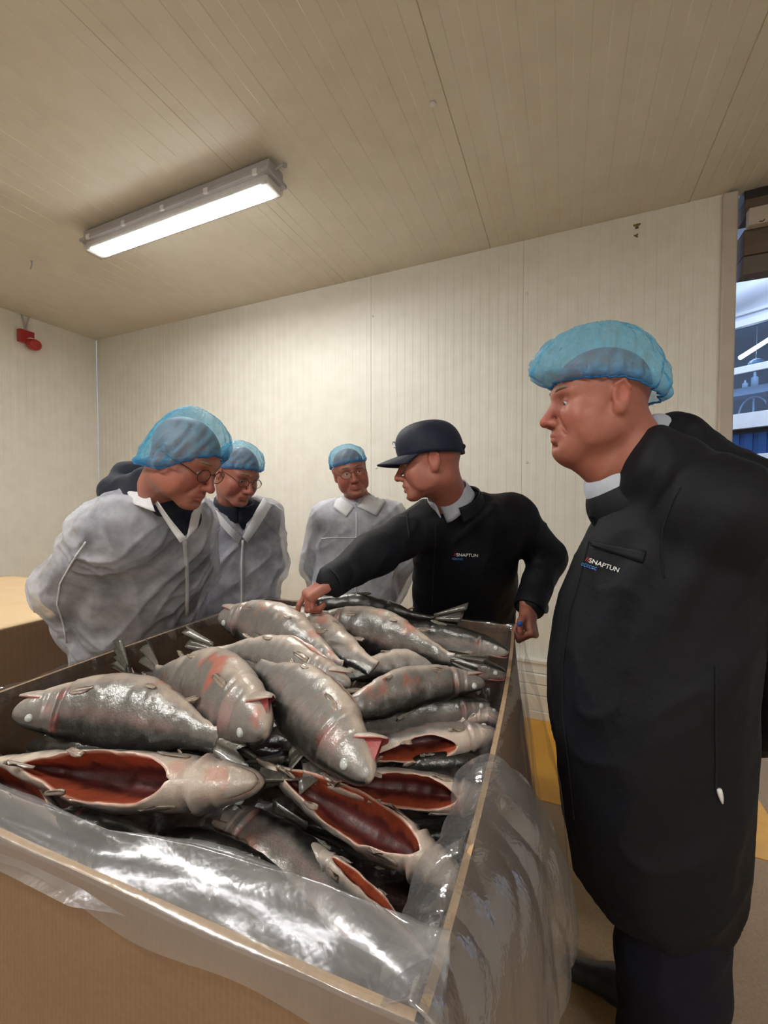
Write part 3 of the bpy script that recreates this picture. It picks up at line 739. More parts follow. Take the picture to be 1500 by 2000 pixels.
        ck = (math.exp(-((s - .145) / .03) ** 2) * np.clip(1 - np.abs(up - .05) * 1.6, 0, 1) * np.clip(.55 + 3 * dn, 0, 1) * .65)[:, None]; c = c * (1 - ck) + np.array((.50, .24, .24)) * ck
        hd = (1 - ss(np.array([s]), .16, .2)) * (np.abs(up) < .75)
        c = c * (1 - .25 * hd[:, None]) + np.array((.42, .36, .33)) * .25 * hd[:, None]
        if cut:
            eg = (np.exp(-((np.where(inn, 0, np.minimum(ang, 2 * math.pi - ang) - wc_)) / .10) ** 2) * (wc > .02))[:, None]
            c = np.where(inn[:, None], c, c * (1 - eg * .5) + np.array((.66, .30, .22)) * eg * .5)
            fl = ss(q, .50 + .5 * (n2[i] - .5), .80)[:, None]
            inside = DEEP * (1 - fl) + FLESH * fl
            sp = np.exp(-(q / .12) ** 2)[:, None]
            inside = inside * (1 - .8 * sp) + np.array((.05, .004, .006)) * .8 * sp
            rib = .5 + .5 * math.sin(s * 260)
            inside = inside * (1 - .12 * rib) * (.75 + .5 * n2[i])
            if wc > .02: c = np.where(inn[:, None], inside, c)
        C[i] = c; K[i, :, 0] = np.clip(ss(up, -.1, .5), 0, 1) * dark; K[i, :, 1] = inn * (wc > .03); K[i, :, 2] = (1 - inn * (wc > .03)) * ss(np.array([s]), .17, .22) * ss(up, -.7, -.2)
    # head relief: gill cover edge, cheek plate, mouth corner ; random red smears
    flat = V.reshape(-1, 3); out = flat - np.repeat(X, nt_, 0); out /= (np.linalg.norm(out, axis=1, keepdims=True) + 1e-9)
    sf = np.repeat(S, nt_); kin = K.reshape(-1, 3)[:, 1] > .5
    gl = (np.exp(-((sf - .172) / .010) ** 2) - 1.1 * np.exp(-((sf - .192) / .007) ** 2) + .4 * np.exp(-((sf - .115) / .008) ** 2) - .4 * np.exp(-((sf - .128) / .007) ** 2)) * .011 * L
    upf = np.einsum('ij,ij->i', out, np.repeat(D, nt_, 0))
    gl *= (1 - np.clip(np.abs(upf), 0, 1) ** 4)
    un = (fbm(flat * 22, seed + 9, 3) - .5) * .012 * (1 - .6 * kin)
    flat = flat + out * (gl + un * ss(sf, .1, .3))[:, None]
    Cf = C.reshape(-1, 3); rs = fbm(flat * 17, seed + 31, 3); sm = ss(rs, .70 - .08 * red, .80 - .06 * red)[:, None] * (.7 * red + .1) * (~kin)[:, None] * ss(-upf, -.1, .6)[:, None]
    Cf = Cf * (1 - sm) + np.array((.58, .10, .05)) * sm
    F = []
    idx = np.arange(ns * nt_).reshape(ns, nt_); a_ = idx[:-1]; b_ = idx[1:]
    F = np.stack([a_, b_, np.roll(b_, -1, 1), np.roll(a_, -1, 1)], -1).reshape(-1, 4)
    nV = len(flat); flat = np.vstack([flat, X[0] - T[0] * .004 * L / .5, X[-1]])
    tris = [[idx[0, k], idx[0, (k + 1) % nt_], nV] for k in range(nt_)] + [[idx[-1, (k + 1) % nt_], idx[-1, k], nV + 1] for k in range(nt_)]
    me = mesh_np(flat, [list(map(int, f)) for f in F] + tris)
    set_col(me, np.vstack([Cf, Cf[0], Cf[-1]])); set_col(me, np.vstack([K.reshape(-1, 3), [[1, 0, 0], [0, 0, 0]]]), 'Kind')
    root = empty(name, X[ns // 2]); tag(root, label, 'fish', group)
    keep(link('body', me, M_FISH), root)
    at = lambda s: int(np.clip(s / .935 * (ns - 1), 0, ns - 1))
    # eyes
    for sg in (1, -1):
        i = at(.072); ce = X[i] + D[i] * H[i] * .38 + W[i] * sg * Wd[i] * .86; r = .0165 * L
        nv = np.array([D[i] * .25 + W[i] * sg])[0]; nv /= np.linalg.norm(nv); mb = MB(); nn = Vector(nv); c = Vector(ce)
        mb.tube([c - nn * r * .5, c + nn * r * .15, c + nn * r * .45, c + nn * r * .62, c + nn * r * .68], [r * 1.05, r, r * .85, r * .5, r * .1], 14)
        eo = keep(mb.build('eye', M_EYE, smooth=True), root); mb = MB(); a_, b_, g_ = frame(nn, (0, .1, 1)); mb.tube([c + nn * r * .22 + (b_ * math.cos(q) + g_ * math.sin(q)) * r * 1.02 for q in np.linspace(0, 2 * math.pi, 17)[:-1]], r * .16, 5, close=True); ro = mb.build('eye_rim', M_PUPIL, smooth=True); ro.parent = eo; ro.matrix_parent_inverse = Matrix.Translation(-Vector(root.location))
        mb = MB(); mb.tube([c + nn * r * .5, c + nn * r * .66, c + nn * r * .72], [r * .42, r * .36, r * .1], 10); po = mb.build('pupil', M_PUPIL, smooth=True); po.parent = eo; po.matrix_parent_inverse = Matrix.Translation(-Vector(root.location))
    # lower jaw, opened about its hinge under the cheek
    i = at(.115); hinge = X[i] - D[i] * H[i] * .45; op = math.radians(mouth); jl = .108 * L
    fd = -T[at(.05)]; dn = -D[i]
    jd = fd * math.cos(op) + dn * math.sin(op); ju = -dn * math.cos(op) + fd * math.sin(op)
    V = []; C2 = []; m1, m2 = 10, 12
    for r in range(m1):
        q = r / (m1 - 1); ww = Wd[i] * (1 - q) ** .55 * .78 + .003; hh = H[i] * .42 * (1 - q ** 2 * .75)
        cc = hinge + jd * jl * q * 1.02
        for c in range(m2):
            th = math.pi * c / (m2 - 1); V.append(cc + W[i] * math.cos(th) * ww - ju * math.sin(th) * hh); C2.append(WHITE * .8 * (1 - .3 * dark) if c not in (0, m2 - 1) else GILL * .8)
        for c in range(m2):
            th = math.pi * (m2 - 1 - c) / (m2 - 1); V.append(cc + W[i] * math.cos(th) * ww * .8 - ju * (math.sin(th) * hh * .55 - .0)); C2.append(np.array((.30, .06, .06)))
    m = 2 * m2; F = []
    for r in range(m1 - 1):
        for c in range(m): F.append([r * m + c, r * m + (c + 1) % m, (r + 1) * m + (c + 1) % m, (r + 1) * m + c])
    F.append([(m1 - 1) * m + c for c in range(m)]); F.append([c for c in range(m)][::-1])
    me = mesh_np(V, F); set_col(me, C2); set_col(me, [[0, 0, 0]] * len(V), 'Kind'); keep(link('lower_jaw', me, M_FISH), root)
    if mouth > 20:   # throat between the jaws
        V = []; C2 = []; m1 = 8
        for r in range(m1):
            q = r / (m1 - 1) * .86
            pu = X[at(.115 * (1 - q) + .004)] - D[i] * H[at(.115 * (1 - q))] * .85; pl_ = hinge + jd * jl * q - ju * H[i] * .08
            ww = Wd[i] * .72 * (1 - q) ** .6
            for (pp, sgn) in ((pu, -1), (pu, 1), (pl_, 1), (pl_, -1)):
                V.append(pp + W[i] * sgn * ww * (.9 - .55 * q)); C2.append(np.array((.34, .05, .05)))
        F = [[0, 3, 2, 1]]
        for r in range(m1 - 1):
            for (a1, a2) in ((1, 2), (3, 0)): F.append([r * 4 + a1, r * 4 + a2, (r + 1) * 4 + a2, (r + 1) * 4 + a1])
        me = mesh_np(V, F); set_col(me, C2); set_col(me, [[0, 1, 0]] * len(V), 'Kind'); keep(link('mouth', me, M_FISH), root)
    # fins
    fc = (.20, .18, .15)
    i = ns - 1
    if tail: fin('tail_fin', root, X[i] - T[i] * .012 * L, T[i], D[i] * tailr * L * 1.15, .19 * L, W[i], root, seed + 1, (.13, .12, .10), .018 * L / .5, .3, .28, 8, 17)
    i = at(.46)
    fin('dorsal_fin', root, X[i] + D[i] * H[i] * .93, D[i] * .45 + T[i] * .85, T[i] * .10 * L, .060 * L, W[i], root, seed + 2, fc, .003)
    i = at(.77)
    fin('adipose_fin', root, X[i] + D[i] * H[i] * .9, D[i] * .6 + T[i] * .8, T[i] * .022 * L, .04 * L, W[i], root, seed + 3, (.28, .20, .14), .001, rows=5, cols=5)
    i = at(.70)
    fin('anal_fin', root, X[i] - D[i] * H[i] * .92, -D[i] * .5 + T[i] * .85, T[i] * .065 * L, .06 * L, W[i], root, seed + 4, (.34, .27, .22), .003)
    for sg in (1, -1):
        i = at(.215); b0 = X[i] - D[i] * H[i] * .55 + W[i] * sg * Wd[i] * .85
        if pect: fin('pectoral_fin', root, b0, T[i] * .96 + W[i] * sg * .10 - D[i] * .22, (D[i] * .9 + W[i] * sg * .1) * .035 * L, .105 * L, W[i] * sg * .7 + D[i] * .5, root, seed + 6 + sg, (.34, .27, .22), .003, cols=9)
        i = at(.53); b0 = X[i] - D[i] * H[i] * .80 + W[i] * sg * Wd[i] * .62
        fin('pelvic_fin', root, b0, T[i] * .97 + W[i] * sg * .08 - D[i] * .02, (W[i] * sg * .6 + D[i] * .5) * .03 * L, .065 * L, W[i] * sg * .6 - D[i] * .5, root, seed + 8 + sg, (.42, .33, .27), .003, cols=7, rows=5)
    return root
def FQ(*p): return [Q(u, v, z) for u, v, z in p]
# ------------------------------------------------------------------ the catch
FISH = [
 ('big_left', FQ((28, 1392, 1.055), (130, 1385, 1.05), (250, 1392, 1.045), (345, 1418, 1.04), (425, 1447, 1.035)), 180, 'big dark backed fish lying along the left side, belly up, wet tail towards the middle', dict(fat=1.12, dark=.62, red=.75, tailr=.13, seed=1)),
 ('open_mouth_small', FQ((520, 1432, 1.07), (478, 1392, 1.075), (410, 1352, 1.06), (350, 1335, 1.045), (300, 1318, 1.03)), 200, 'grey fish with open mouth pointing right, over the tail of the big left fish', dict(fat=1.22, mouth=34, dark=.5, red=.8, seed=2)),
 ('centre', FQ((722, 1520, 1.075), (668, 1452, 1.085), (610, 1385, 1.09), (545, 1330, 1.09), (502, 1300, 1.09)), 184, 'silver fish in the centre with gaping mouth pointing down at the lower right', dict(fat=.98, mouth=42, dark=.45, red=.45, silver=.5, seed=3, cut=(.24, .58), cutw=.34)),
 ('gutted_front_left', FQ((512, 1528, .995), (400, 1530, .99), (250, 1524, .985), (100, 1503, .985), (-15, 1484, .985)), -92, 'white bellied gutted fish at the front left, slit belly facing up, head to the right', dict(fat=.98, cut=(.235, .735), cutw=.95, dark=.25, red=.35, seed=4, mouth=3)),
 ('gutted_centre', FQ((912, 1742, .93), (845, 1690, .94), (730, 1618, .955), (610, 1550, .965), (505, 1488, .975)), -100, 'gutted fish with long red slit running down to the lower right below the centre', dict(fat=.98, cut=(.16, .80), cutw=1.0, dark=.25, red=.5, seed=5, mouth=3)),
 ('gutted_right', FQ((985, 1568, .985), (900, 1556, .985), (800, 1540, .985), (680, 1530, .98), (590, 1520, .975)), -84, 'gutted fish with dark red slit beside the snout of the centre fish', dict(fat=.95, cut=(.20, .74), cutw=.95, dark=.3, red=.4, seed=6, mouth=3)),
 ('gutted_upper_right', FQ((972, 1432, 1.02), (900, 1440, 1.02), (820, 1452, 1.015), (730, 1470, 1.01), (650, 1490, 1.0)), -70, 'pale gutted fish with red gills under the dark silver fish at the right', dict(fat=.98, cut=(.28, .75), cutw=.85, dark=.3, red=.9, seed=7, mouth=6)),
 ('dark_silver', FQ((945, 1336, 1.075), (880, 1332, 1.085), (800, 1345, 1.085), (700, 1380, 1.075), (620, 1412, 1.055)), 176, 'glossy dark silver fish right of centre, head to the right with red gill', dict(fat=.80, dark=.62, red=.5, silver=.3, seed=8, mouth=14, pect=True)),
 ('pale_behind', FQ((935, 1312, 1.06), (860, 1300, 1.065), (770, 1300, 1.07), (700, 1312, 1.07), (640, 1335, 1.06)), 150, 'pale fish mostly hidden behind the dark silver fish', dict(fat=.72, dark=.1, red=.3, seed=9, silver=.6)),
 ('under_silver', FQ((955, 1375, 1.035), (900, 1385, 1.03), (830, 1395, 1.02), (740, 1410, 1.01), (660, 1430, 1.0)), 30, 'spotted fish head showing just beneath the head of the dark silver fish', dict(fat=.80, dark=.2, red=.2, seed=10)),
 ('back_dark', FQ((612, 1215, 1.125), (680, 1222, 1.125), (750, 1243, 1.115), (830, 1270, 1.105), (885, 1292, 1.095)), 186, 'large dark backed fish near the far end, rounded head to the left', dict(fat=1.05, dark=.6, red=.5, seed=11, tailr=.07)),
 ('back_right', FQ((992, 1273, 1.105), (930, 1258, 1.11), (870, 1248, 1.11), (800, 1240, 1.11), (740, 1238, 1.105)), 20, 'silver fish at the far right corner, eye and snout against the plastic', dict(fat=.80, dark=.28, red=.6, silver=.6, seed=12, mouth=5)),
 ('right_head', FQ((988, 1316, 1.075), (930, 1306, 1.08), (870, 1300, 1.07), (800, 1300, 1.05), (740, 1300, 1.04)), 35, 'spotted fish with red gill just below the far right fish', dict(fat=.82, dark=.5, red=.8, seed=13, mouth=5)),
 ('back_left', FQ((430, 1205, 1.13), (480, 1213, 1.13), (545, 1240, 1.125), (610, 1275, 1.11), (665, 1310, 1.10)), 192, 'dark backed fish at the far left corner with belly up and blunt head', dict(fat=1.05, dark=.5, red=.6, seed=14, tail=False)),
 ('grey_left', FQ((682, 1338, 1.09), (610, 1312, 1.10), (540, 1285, 1.10), (465, 1274, 1.095), (412, 1276, 1.09)), 186, 'grey fish with ragged tail at the left rim and red slit along its upper side', dict(fat=.92, dark=.45, red=.5, silver=.4, seed=15, cut=(.16, .45), cutw=.3, tailr=.12)),
 ('pale_back', FQ((548, 1198, 1.125), (590, 1218, 1.12), (640, 1252, 1.11), (690, 1282, 1.10), (730, 1305, 1.09)), 160, 'pale fish lying between the two dark backed fish at the far end', dict(fat=.95, dark=.15, red=.5, seed=16, tail=False)),
 ('far_dark', FQ((560, 1200, 1.105), (640, 1192, 1.105), (720, 1196, 1.105), (790, 1206, 1.10), (850, 1216, 1.09)), 30, 'dark fish under the plastic along the far edge', dict(fat=.9, dark=.8, red=.2, seed=17)),
 ('front_pale', FQ((440, 1585, .875), (500, 1640, .865), (585, 1715, .845), (665, 1795, .825), (740, 1880, .80)), -15, 'broad pale fish with red nape running under the front plastic', dict(fat=.95, dark=.15, red=.6, seed=18, length=.46)),
 ('front_slit', FQ((610, 1660, .87), (665, 1710, .865), (725, 1765, .85), (785, 1820, .835), (840, 1880, .82)), -120, 'brown sided gutted fish beside the broad pale fish, half under the plastic', dict(fat=.8, cut=(.2, .8), cutw=.5, dark=.4, red=.5, seed=19)),
 ('left_low', FQ((118, 1590, .93), (170, 1610, .925), (240, 1640, .91), (310, 1675, .90), (380, 1710, .88)), 100, 'yellowish fish head low at the front left under the gutted fish', dict(fat=1.1, dark=.1, red=.6, seed=20)),
 ('left_striped', FQ((-60, 1500, .94), (10, 1530, .94), (60, 1560, .93), (110, 1600, .90), (150, 1640, .88)), -100, 'fish with red cuts at the left edge below the gutted fish', dict(fat=1.1, cut=(.3, .7), cutw=.7, dark=.4, red=.8, seed=21)),
 ('dark_under_centre', FQ((500, 1470, .97), (560, 1485, .96), (620, 1500, .94), (680, 1520, .91), (730, 1535, .89)), 80, 'dark fish back showing between the centre fish and the long red slit', dict(fat=.75, dark=.8, red=.2, seed=22)),
 ('right_spotted', FQ((972, 1500, .985), (920, 1495, .985), (860, 1500, .98), (790, 1510, .97), (720, 1520, .96)), 40, 'dark spotted head between the two gutted fish at the right', dict(fat=.85, dark=.6, red=.4, seed=23)),
 ('right_pale_snout', FQ((982, 1402, 1.015), (930, 1392, 1.02), (870, 1400, 1.01), (800, 1410, 1.0), (740, 1420, .99)), -30, 'pale snout against the right rim under the spotted head', dict(fat=.8, dark=.2, red=.7, seed=24)),
 ('tail_left', FQ((330, 1405, .97), (300, 1370, .985), (275, 1345, 1.0), (258, 1325, 1.015), (248, 1308, 1.03)), 60, 'fish standing tail up against the left side, only its dark tail showing', dict(fat=.8, dark=.7, red=.1, seed=25, tailr=.10, length=.42)),
 ('front_low_a', FQ((330, 1630, .89), (420, 1680, .88), (520, 1740, .86), (600, 1800, .84), (660, 1850, .82)), 60, 'shaded fish deep at the front under the broad pale fish', dict(fat=1.0, dark=.5, red=.3, seed=26)),
 ('front_low_b', FQ((960, 1620, .88), (880, 1640, .86), (800, 1650, .84), (700, 1640, .83), (600, 1620, .83)), 60, 'shaded fish lying under the head of the long slit fish', dict(fat=1.0, dark=.7, red=.2, seed=27)),
 ('mid_low', FQ((60, 1460, .95), (150, 1470, .955), (260, 1480, .955), (380, 1490, .95), (480, 1500, .945)), 70, 'shaded fish between the big left fish and the gutted front fish', dict(fat=.9, dark=.8, red=.2, seed=28)),
 ('right_low', FQ((900, 1850, .83), (880, 1790, .84), (870, 1720, .85), (860, 1660, .86), (850, 1600, .87)), 80, 'fish upright in the near right corner below the plastic', dict(fat=.9, dark=.4, red=.4, seed=29)),
]
for nm_, pts, al_, lab, kw in FISH: fish('trout', pts, al_, lab, **kw)
# the deeper layers of the catch, and a dark sheet added as shade in the gaps
def filler(k):
    rng = random.Random(k * 7 + 1)
    return rng
lay = []
for k in range(16):
    r = random.Random(k * 31 + 7); a = A0 + .14 + (A1 - A0 - .28) * ((k % 5) + .5) / 5; b = B0 + .22 + (B1 - B0 - .44) * ((k // 5) + .5 + r.uniform(-.1, .1)) / 3.2
    th = r.uniform(-.5, .5) + (0 if r.random() < .5 else math.pi); d = BB * math.cos(th) + BA * math.sin(th) * .7
    f = (a - A0) / (A1 - A0); zc = .66 + .13 * min(1, f * 1.6)
    c = BX(a, b, zc); Ln = .40
    lay.append(([c - d * Ln / 2, c + Vector((0, 0, .01)), c + d * Ln / 2], r))
for k, (pts, r) in enumerate(lay):
    fish('trout', pts, r.choice((60, 90, 120, -80)), 'shaded fish in the lower layer of the catch, seen through gaps', fat=1.0, dark=r.uniform(.3, .8), red=.4, seed=60 + k, cut=(.25, .7) if k % 3 == 0 else None, cutw=.6, res=.5, pect=False, group='shaded trout in the lower layer')

V = []; nb_ = 70
for j in range(nb_ + 1):
    for i in range(nb_ + 1):
        a = A0 + .012 + (A1 - A0 - .03) * j / nb_; b = B0 + .012 + (B1 - B0 - .024) * i / nb_; V.append(BX(a, b, .0))
V = np.array([tuple(v) for v in V], dtype=np.float32); f_ = (V @ np.array(BA) - A0) / (A1 - A0)
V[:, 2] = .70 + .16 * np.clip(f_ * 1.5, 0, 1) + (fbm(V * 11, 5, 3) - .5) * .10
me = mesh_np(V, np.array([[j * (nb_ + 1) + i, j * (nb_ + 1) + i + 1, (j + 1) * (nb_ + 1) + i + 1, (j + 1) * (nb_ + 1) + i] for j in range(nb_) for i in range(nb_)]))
o = link('gap_shade_sheet', me, mat_simple('gap_shade_dark', (.020, .010, .008), (.035, .018, .014), 25, .3, .5, .006, 60)); tag(o, 'added dark sheet beneath the fish, shade of the gaps put into its colour', 'dark sheet', kind='stuff')  # near-black colour stands in for the shade between the fish
# ------------------------------------------------------------------ plastic liner
def mat_film(name, fac=.30, white=.5, tint=(.93, .93, .94), rough=.10, gl=.6, bs=.5):
    m, nt, b = nm(name); nt.nodes.remove(b); out = nt.nodes['Material Output']; v = coords(nt)
    n = noise(nt, v, 6, 2, .5); st = noise(nt, coords(nt, (1, 1, 1)), 38, 3, .6)
    bp = nd(nt, 'ShaderNodeBump', i_Strength=bs, i_Distance=.012); nt.links.new(st, bp.inputs['Height'])
    bq = nd(nt, 'ShaderNodeBump', i_Strength=bs, i_Distance=.03); nt.links.new(n, bq.inputs['Height']); nt.links.new(bp.outputs[0], bq.inputs['Normal'])
    t = nd(nt, 'ShaderNodeBsdfTransparent'); t.inputs[0].default_value = (*tint, 1)
    g = nd(nt, 'ShaderNodeBsdfGlossy', i_Roughness=rough); nt.links.new(bq.outputs[0], g.inputs['Normal']); g.inputs[0].default_value = (.95, .95, 1, 1)
    d = nd(nt, 'ShaderNodeBsdfDiffuse'); d.inputs[0].default_value = (white, white, white * 1.03, 1)
    tr = nd(nt, 'ShaderNodeBsdfTranslucent'); tr.inputs[0].default_value = (white, white, white, 1)
    m0 = nd(nt, 'ShaderNodeMixShader', i_0=.4); nt.links.new(d.outputs[0], m0.inputs[1]); nt.links.new(tr.outputs[0], m0.inputs[2])
    m1 = nd(nt, 'ShaderNodeMixShader', i_0=gl); nt.links.new(m0.outputs[0], m1.inputs[1]); nt.links.new(g.outputs[0], m1.inputs[2])
    f = nd(nt, 'ShaderNodeMath', operation='MULTIPLY_ADD', i_1=fac * .9, i_2=fac * .55); nt.links.new(n, f.inputs[0])
    m2 = nd(nt, 'ShaderNodeMixShader'); nt.links.new(f.outputs[0], m2.inputs[0]); nt.links.new(t.outputs[0], m2.inputs[1]); nt.links.new(m1.outputs[0], m2.inputs[2]); nt.links.new(m2.outputs[0], out.inputs[0]); return m
M_FILM = mat_film('clear_film', .15, .45, gl=.7, bs=.15)
M_FILMG = mat_film('grey_film', .42, .42, gl=.42, rough=.14, bs=.25)
M_FILMF = mat_film('milky_film', .31, .56, gl=.30, rough=.22, bs=.10)
liner = empty('plastic_liner', BX((A0 + A1) / 2, (B0 + B1) / 2, RIM)); tag(liner, 'clear plastic liner draped over the rim of the large fish bin', 'plastic sheet')
def sheet(name, mat, fn, nu, nv, wr=.004, freq=16, seed=0, stretch=(1, 1, 1)):
    V = np.array([tuple(fn(i / nu, j / nv)) for j in range(nv + 1) for i in range(nu + 1)], dtype=np.float32)
    F = np.array([[j * (nu + 1) + i, j * (nu + 1) + i + 1, (j + 1) * (nu + 1) + i + 1, (j + 1) * (nu + 1) + i] for j in range(nv) for i in range(nu)])
    N = vnormals(V, F); X = V * np.array(stretch)
    r = (1 - np.abs(2 * vnoise(X * freq, seed) - 1)) ** 3; r2 = (1 - np.abs(2 * vnoise((X @ ROTN_) * freq * 2.1, seed + 5) - 1)) ** 3
    w = ss(fbm(V * 5, seed + 8, 2), .3, .65)
    V = V + N * ((r - .25 + .6 * (r2 - .25)) * wr * (.3 + w))[:, None]
    return keep(link(name, mesh_np(V, F), mat), liner)
_b = math.radians(40); ROTN_ = np.array([[math.cos(_b), 0, math.sin(_b)], [0, 1, 0], [-math.sin(_b), 0, math.cos(_b)]], dtype=np.float32)
def rim_drop(sd, z_low, off0):
    def fn(t, s):
        z = RIM + .006 - s * (RIM - z_low); return side_point(sd, min(max(t, .004), .996), max(z, 0), -.010 - off0 * math.sin(s * math.pi * .8) - .012 * s)
    return fn
for sd, mt in (('left', M_FILM), ('back', M_FILM), ('right', M_FILM)):
    sheet('inner_film', mt, rim_drop(sd, .86, .018), 90, 20, .007, 14, 3 + len(sd), (1, 1, .35))
# over the rims at the left and the far side: narrow glossy turn-over
def turn(sd, drop, out):
    def fn(t, s):
        t = min(max(t, .002), .998)
        if s < .4: q = s / .4; return side_point(sd, t, RIM, -.012 + .0 * q) + Vector((0, 0, -.03 + .038 * q))
        q = (s - .4) / .6; dr = drop * (.7 + .5 * math.sin(t * 9 + 1) * math.sin(t * 4)); return side_point(sd, t, RIM, -.012 + .012 * min(1, q * 3) + out * q + .006) + Vector((0, 0, .008 - dr * max(0, q - .15)))
    return fn
sheet('turned_edge', M_FILM, turn('back', .10, .012), 110, 14, .006, 22, 21)
sheet('turned_edge', M_FILM, turn('left', .07, .010), 110, 12, .006, 22, 22)
# front: milky sheet lying over the rim and folded back inside
edge = [Q(u, v, 1.075) for u, v in ((-420, 1480), (-200, 1500), (0, 1550), (45, 1588), (97, 1611), (190, 1624), (299, 1637), (380, 1655), (463, 1679), (550, 1703), (642, 1728), (730, 1766), (790, 1798), (821, 1812), (881, 1826), (930, 1822))]
eb = [p.dot(BB) for p in edge]; ea = [p.dot(BA) for p in edge]
def front(t, s):
    b = B0 + .04 + (B1 - B0 - .03) * t; a_e = float(np.interp(b, eb, ea)); a_e = max(a_e, A0 + .03)
    rimp = A0 - bulge((b - B0) / (B1 - B0), RIM, .02, .004)
    if s < .22:   # outside skirt
        q = s / .22; dr = .012 + .030 * t + .008 * math.sin(t * 21); return BX(rimp - .008 - .004 * (1 - q), b, RIM + .006 - dr * (1 - q))
    if s < .86:   # over the rim and in to the fold
        q = (s - .22) / .64; z = RIM + .007 + .022 * q ** .8 - .03 * math.sin(math.pi * q) * (.5 + .3 * math.sin(t * 7)); return BX(rimp + (a_e - rimp) * q, b, z)
    q = (s - .86) / .14; return BX(a_e + .006 * math.sin(q * math.pi) - .05 * q ** 2, b, RIM + .029 - .004 - .05 * q)
sheet('front_fold', M_FILMF, front, 170, 70, .010, 4.5, 31)
def front_under(t, s):
    b = B0 + .04 + (B1 - B0 - .05) * t; a_e = max(float(np.interp(b, eb, ea)), A0 + .03); return BX(max(a_e - .045 - .05 * s, A0 + .014), b, RIM - .03 - .16 * s)
sheet('inner_film', M_FILM, front_under, 90, 14, .008, 12, 33)
# right side: clear far flap, grey near flap, film hanging down the outside
def flap(a0, a1, outs, drops, ins=.03, zin=-.05, lift=.010):
    def fn(t, s):
        a = a0 + (a1 - a0) * t; k = (a - A0) / (A1 - .02 - A0); o = float(np.interp(a, *outs)); d = float(np.interp(a, *drops)); base = side_point('right', min(max(k, .0), 1), RIM)
        if s < .25: q = s / .25; return base + BB * (-.012 - ins * (1 - q)) + Vector((0, 0, zin * (1 - q) ** 1.5 + lift * q))
        q = (s - .25) / .75; return base + BB * (-.012 + (o + .012) * (math.sin(q * math.pi / 2))) + Vector((0, 0, lift - d * (1 - math.cos(q * math.pi / 2)) ** .9))
    return fn
OUT = ([.30, .40, .55, .70, .90, 1.2, 1.56], [.030, .055, .100, .125, .120, .085, .040]); DRP = ([.30, .40, .55, .70, .90, 1.2, 1.56], [.10, .14, .22, .24, .20, .17, .13])
sheet('far_flap', M_FILM, flap(.66, 1.56, OUT, DRP), 130, 44, .010, 7, 41, (.5, .5, 1))
sheet('near_flap', M_FILMG, flap(.325, .735, (OUT[0], [x + .008 for x in OUT[1]]), (DRP[0], [x + .015 for x in DRP[1]]), .055, -.03, .016), 120, 60, .011, 6, 43)
def hang(t, s):
    k = .02 + .90 * t; return side_point('right', k, (RIM - .06) * (1 - s) + .02 * s, .010 + .010 * math.sin(k * 23 + s * 4) ** 2)
sheet('hanging_film', M_FILM, hang, 130, 60, .010, 7, 45, (1, 1, .12))
# ------------------------------------------------------------------ people
def mat_skin():
    m, nt, b = nm('skin'); v = coords(nt); a = nd(nt, 'ShaderNodeAttribute', attribute_name='Col')
    c = mixc(nt, .5, a.outputs['Color'], ramp(nt, noise(nt, v, 22, 5, .6), [(.3, (.72, .56, .52)), (.65, (1, 1, 1))]), 'MULTIPLY')
    nt.links.new(c, b.inputs['Base Color']); b.inputs['Roughness'].default_value = .48
    b.inputs['Subsurface Weight'].default_value = .12; b.inputs['Subsurface Radius'].default_value = (.012, .005, .003); b.inputs['Subsurface Scale'].default_value = 1
    n1 = bump(nt, b, noise(nt, v, 160, 3), .15, .001); bump(nt, b, noise(nt, v, 40, 2), .12, .003, n1); return m
M_SKIN = mat_skin()
def mat_cloth(name, c1, c2, rough=.85, sheen=.1, s=7, weave=900):
    m, nt, b = nm(name); v = coords(nt); nt.links.new(ramp(nt, noise(nt, v, s, 5, .6), [(.3, c1), (.7, c2)]), b.inputs['Base Color'])
    b.inputs['Roughness'].default_value = rough; b.inputs['Sheen Weight'].default_value = sheen; b.inputs['Sheen Roughness'].default_value = .5; b.inputs['Specular IOR Level'].default_value = .3
    n1 = bump(nt, b, noise(nt, v, weave, 1), .15, .0006); bump(nt, b, noise(nt, v, 26, 4, .6), .35, .006, n1); return m
M_NAVY = mat_cloth('navy_coat_cloth', (.0026, .0032, .0066), (.0040, .0050, .0098), .66, .0)
M_BLACK = mat_cloth('black_cloth', (.006, .006, .009), (.010, .010, .014), .8, .05)
M_HOOD = mat_cloth('dark_navy_knit', (.010, .013, .026), (.016, .02, .036), .9, .1)
M_SHIRT = mat_cloth('pale_blue_shirt_cloth', (.52, .56, .66), (.46, .50, .60), .8, .1, 40)
M_TROUS = mat_cloth('dark_trousers', (.004, .0042, .011), (.006, .0062, .014), .9, .0)
M_SHOE = mat_simple('black_shoe', (.02, .02, .02), (.03, .03, .03), 30, .4)
M_HAIR = mat_simple('grey_hair', (.16, .13, .11), (.30, .26, .22), 150, .7, .5, .002, 300)
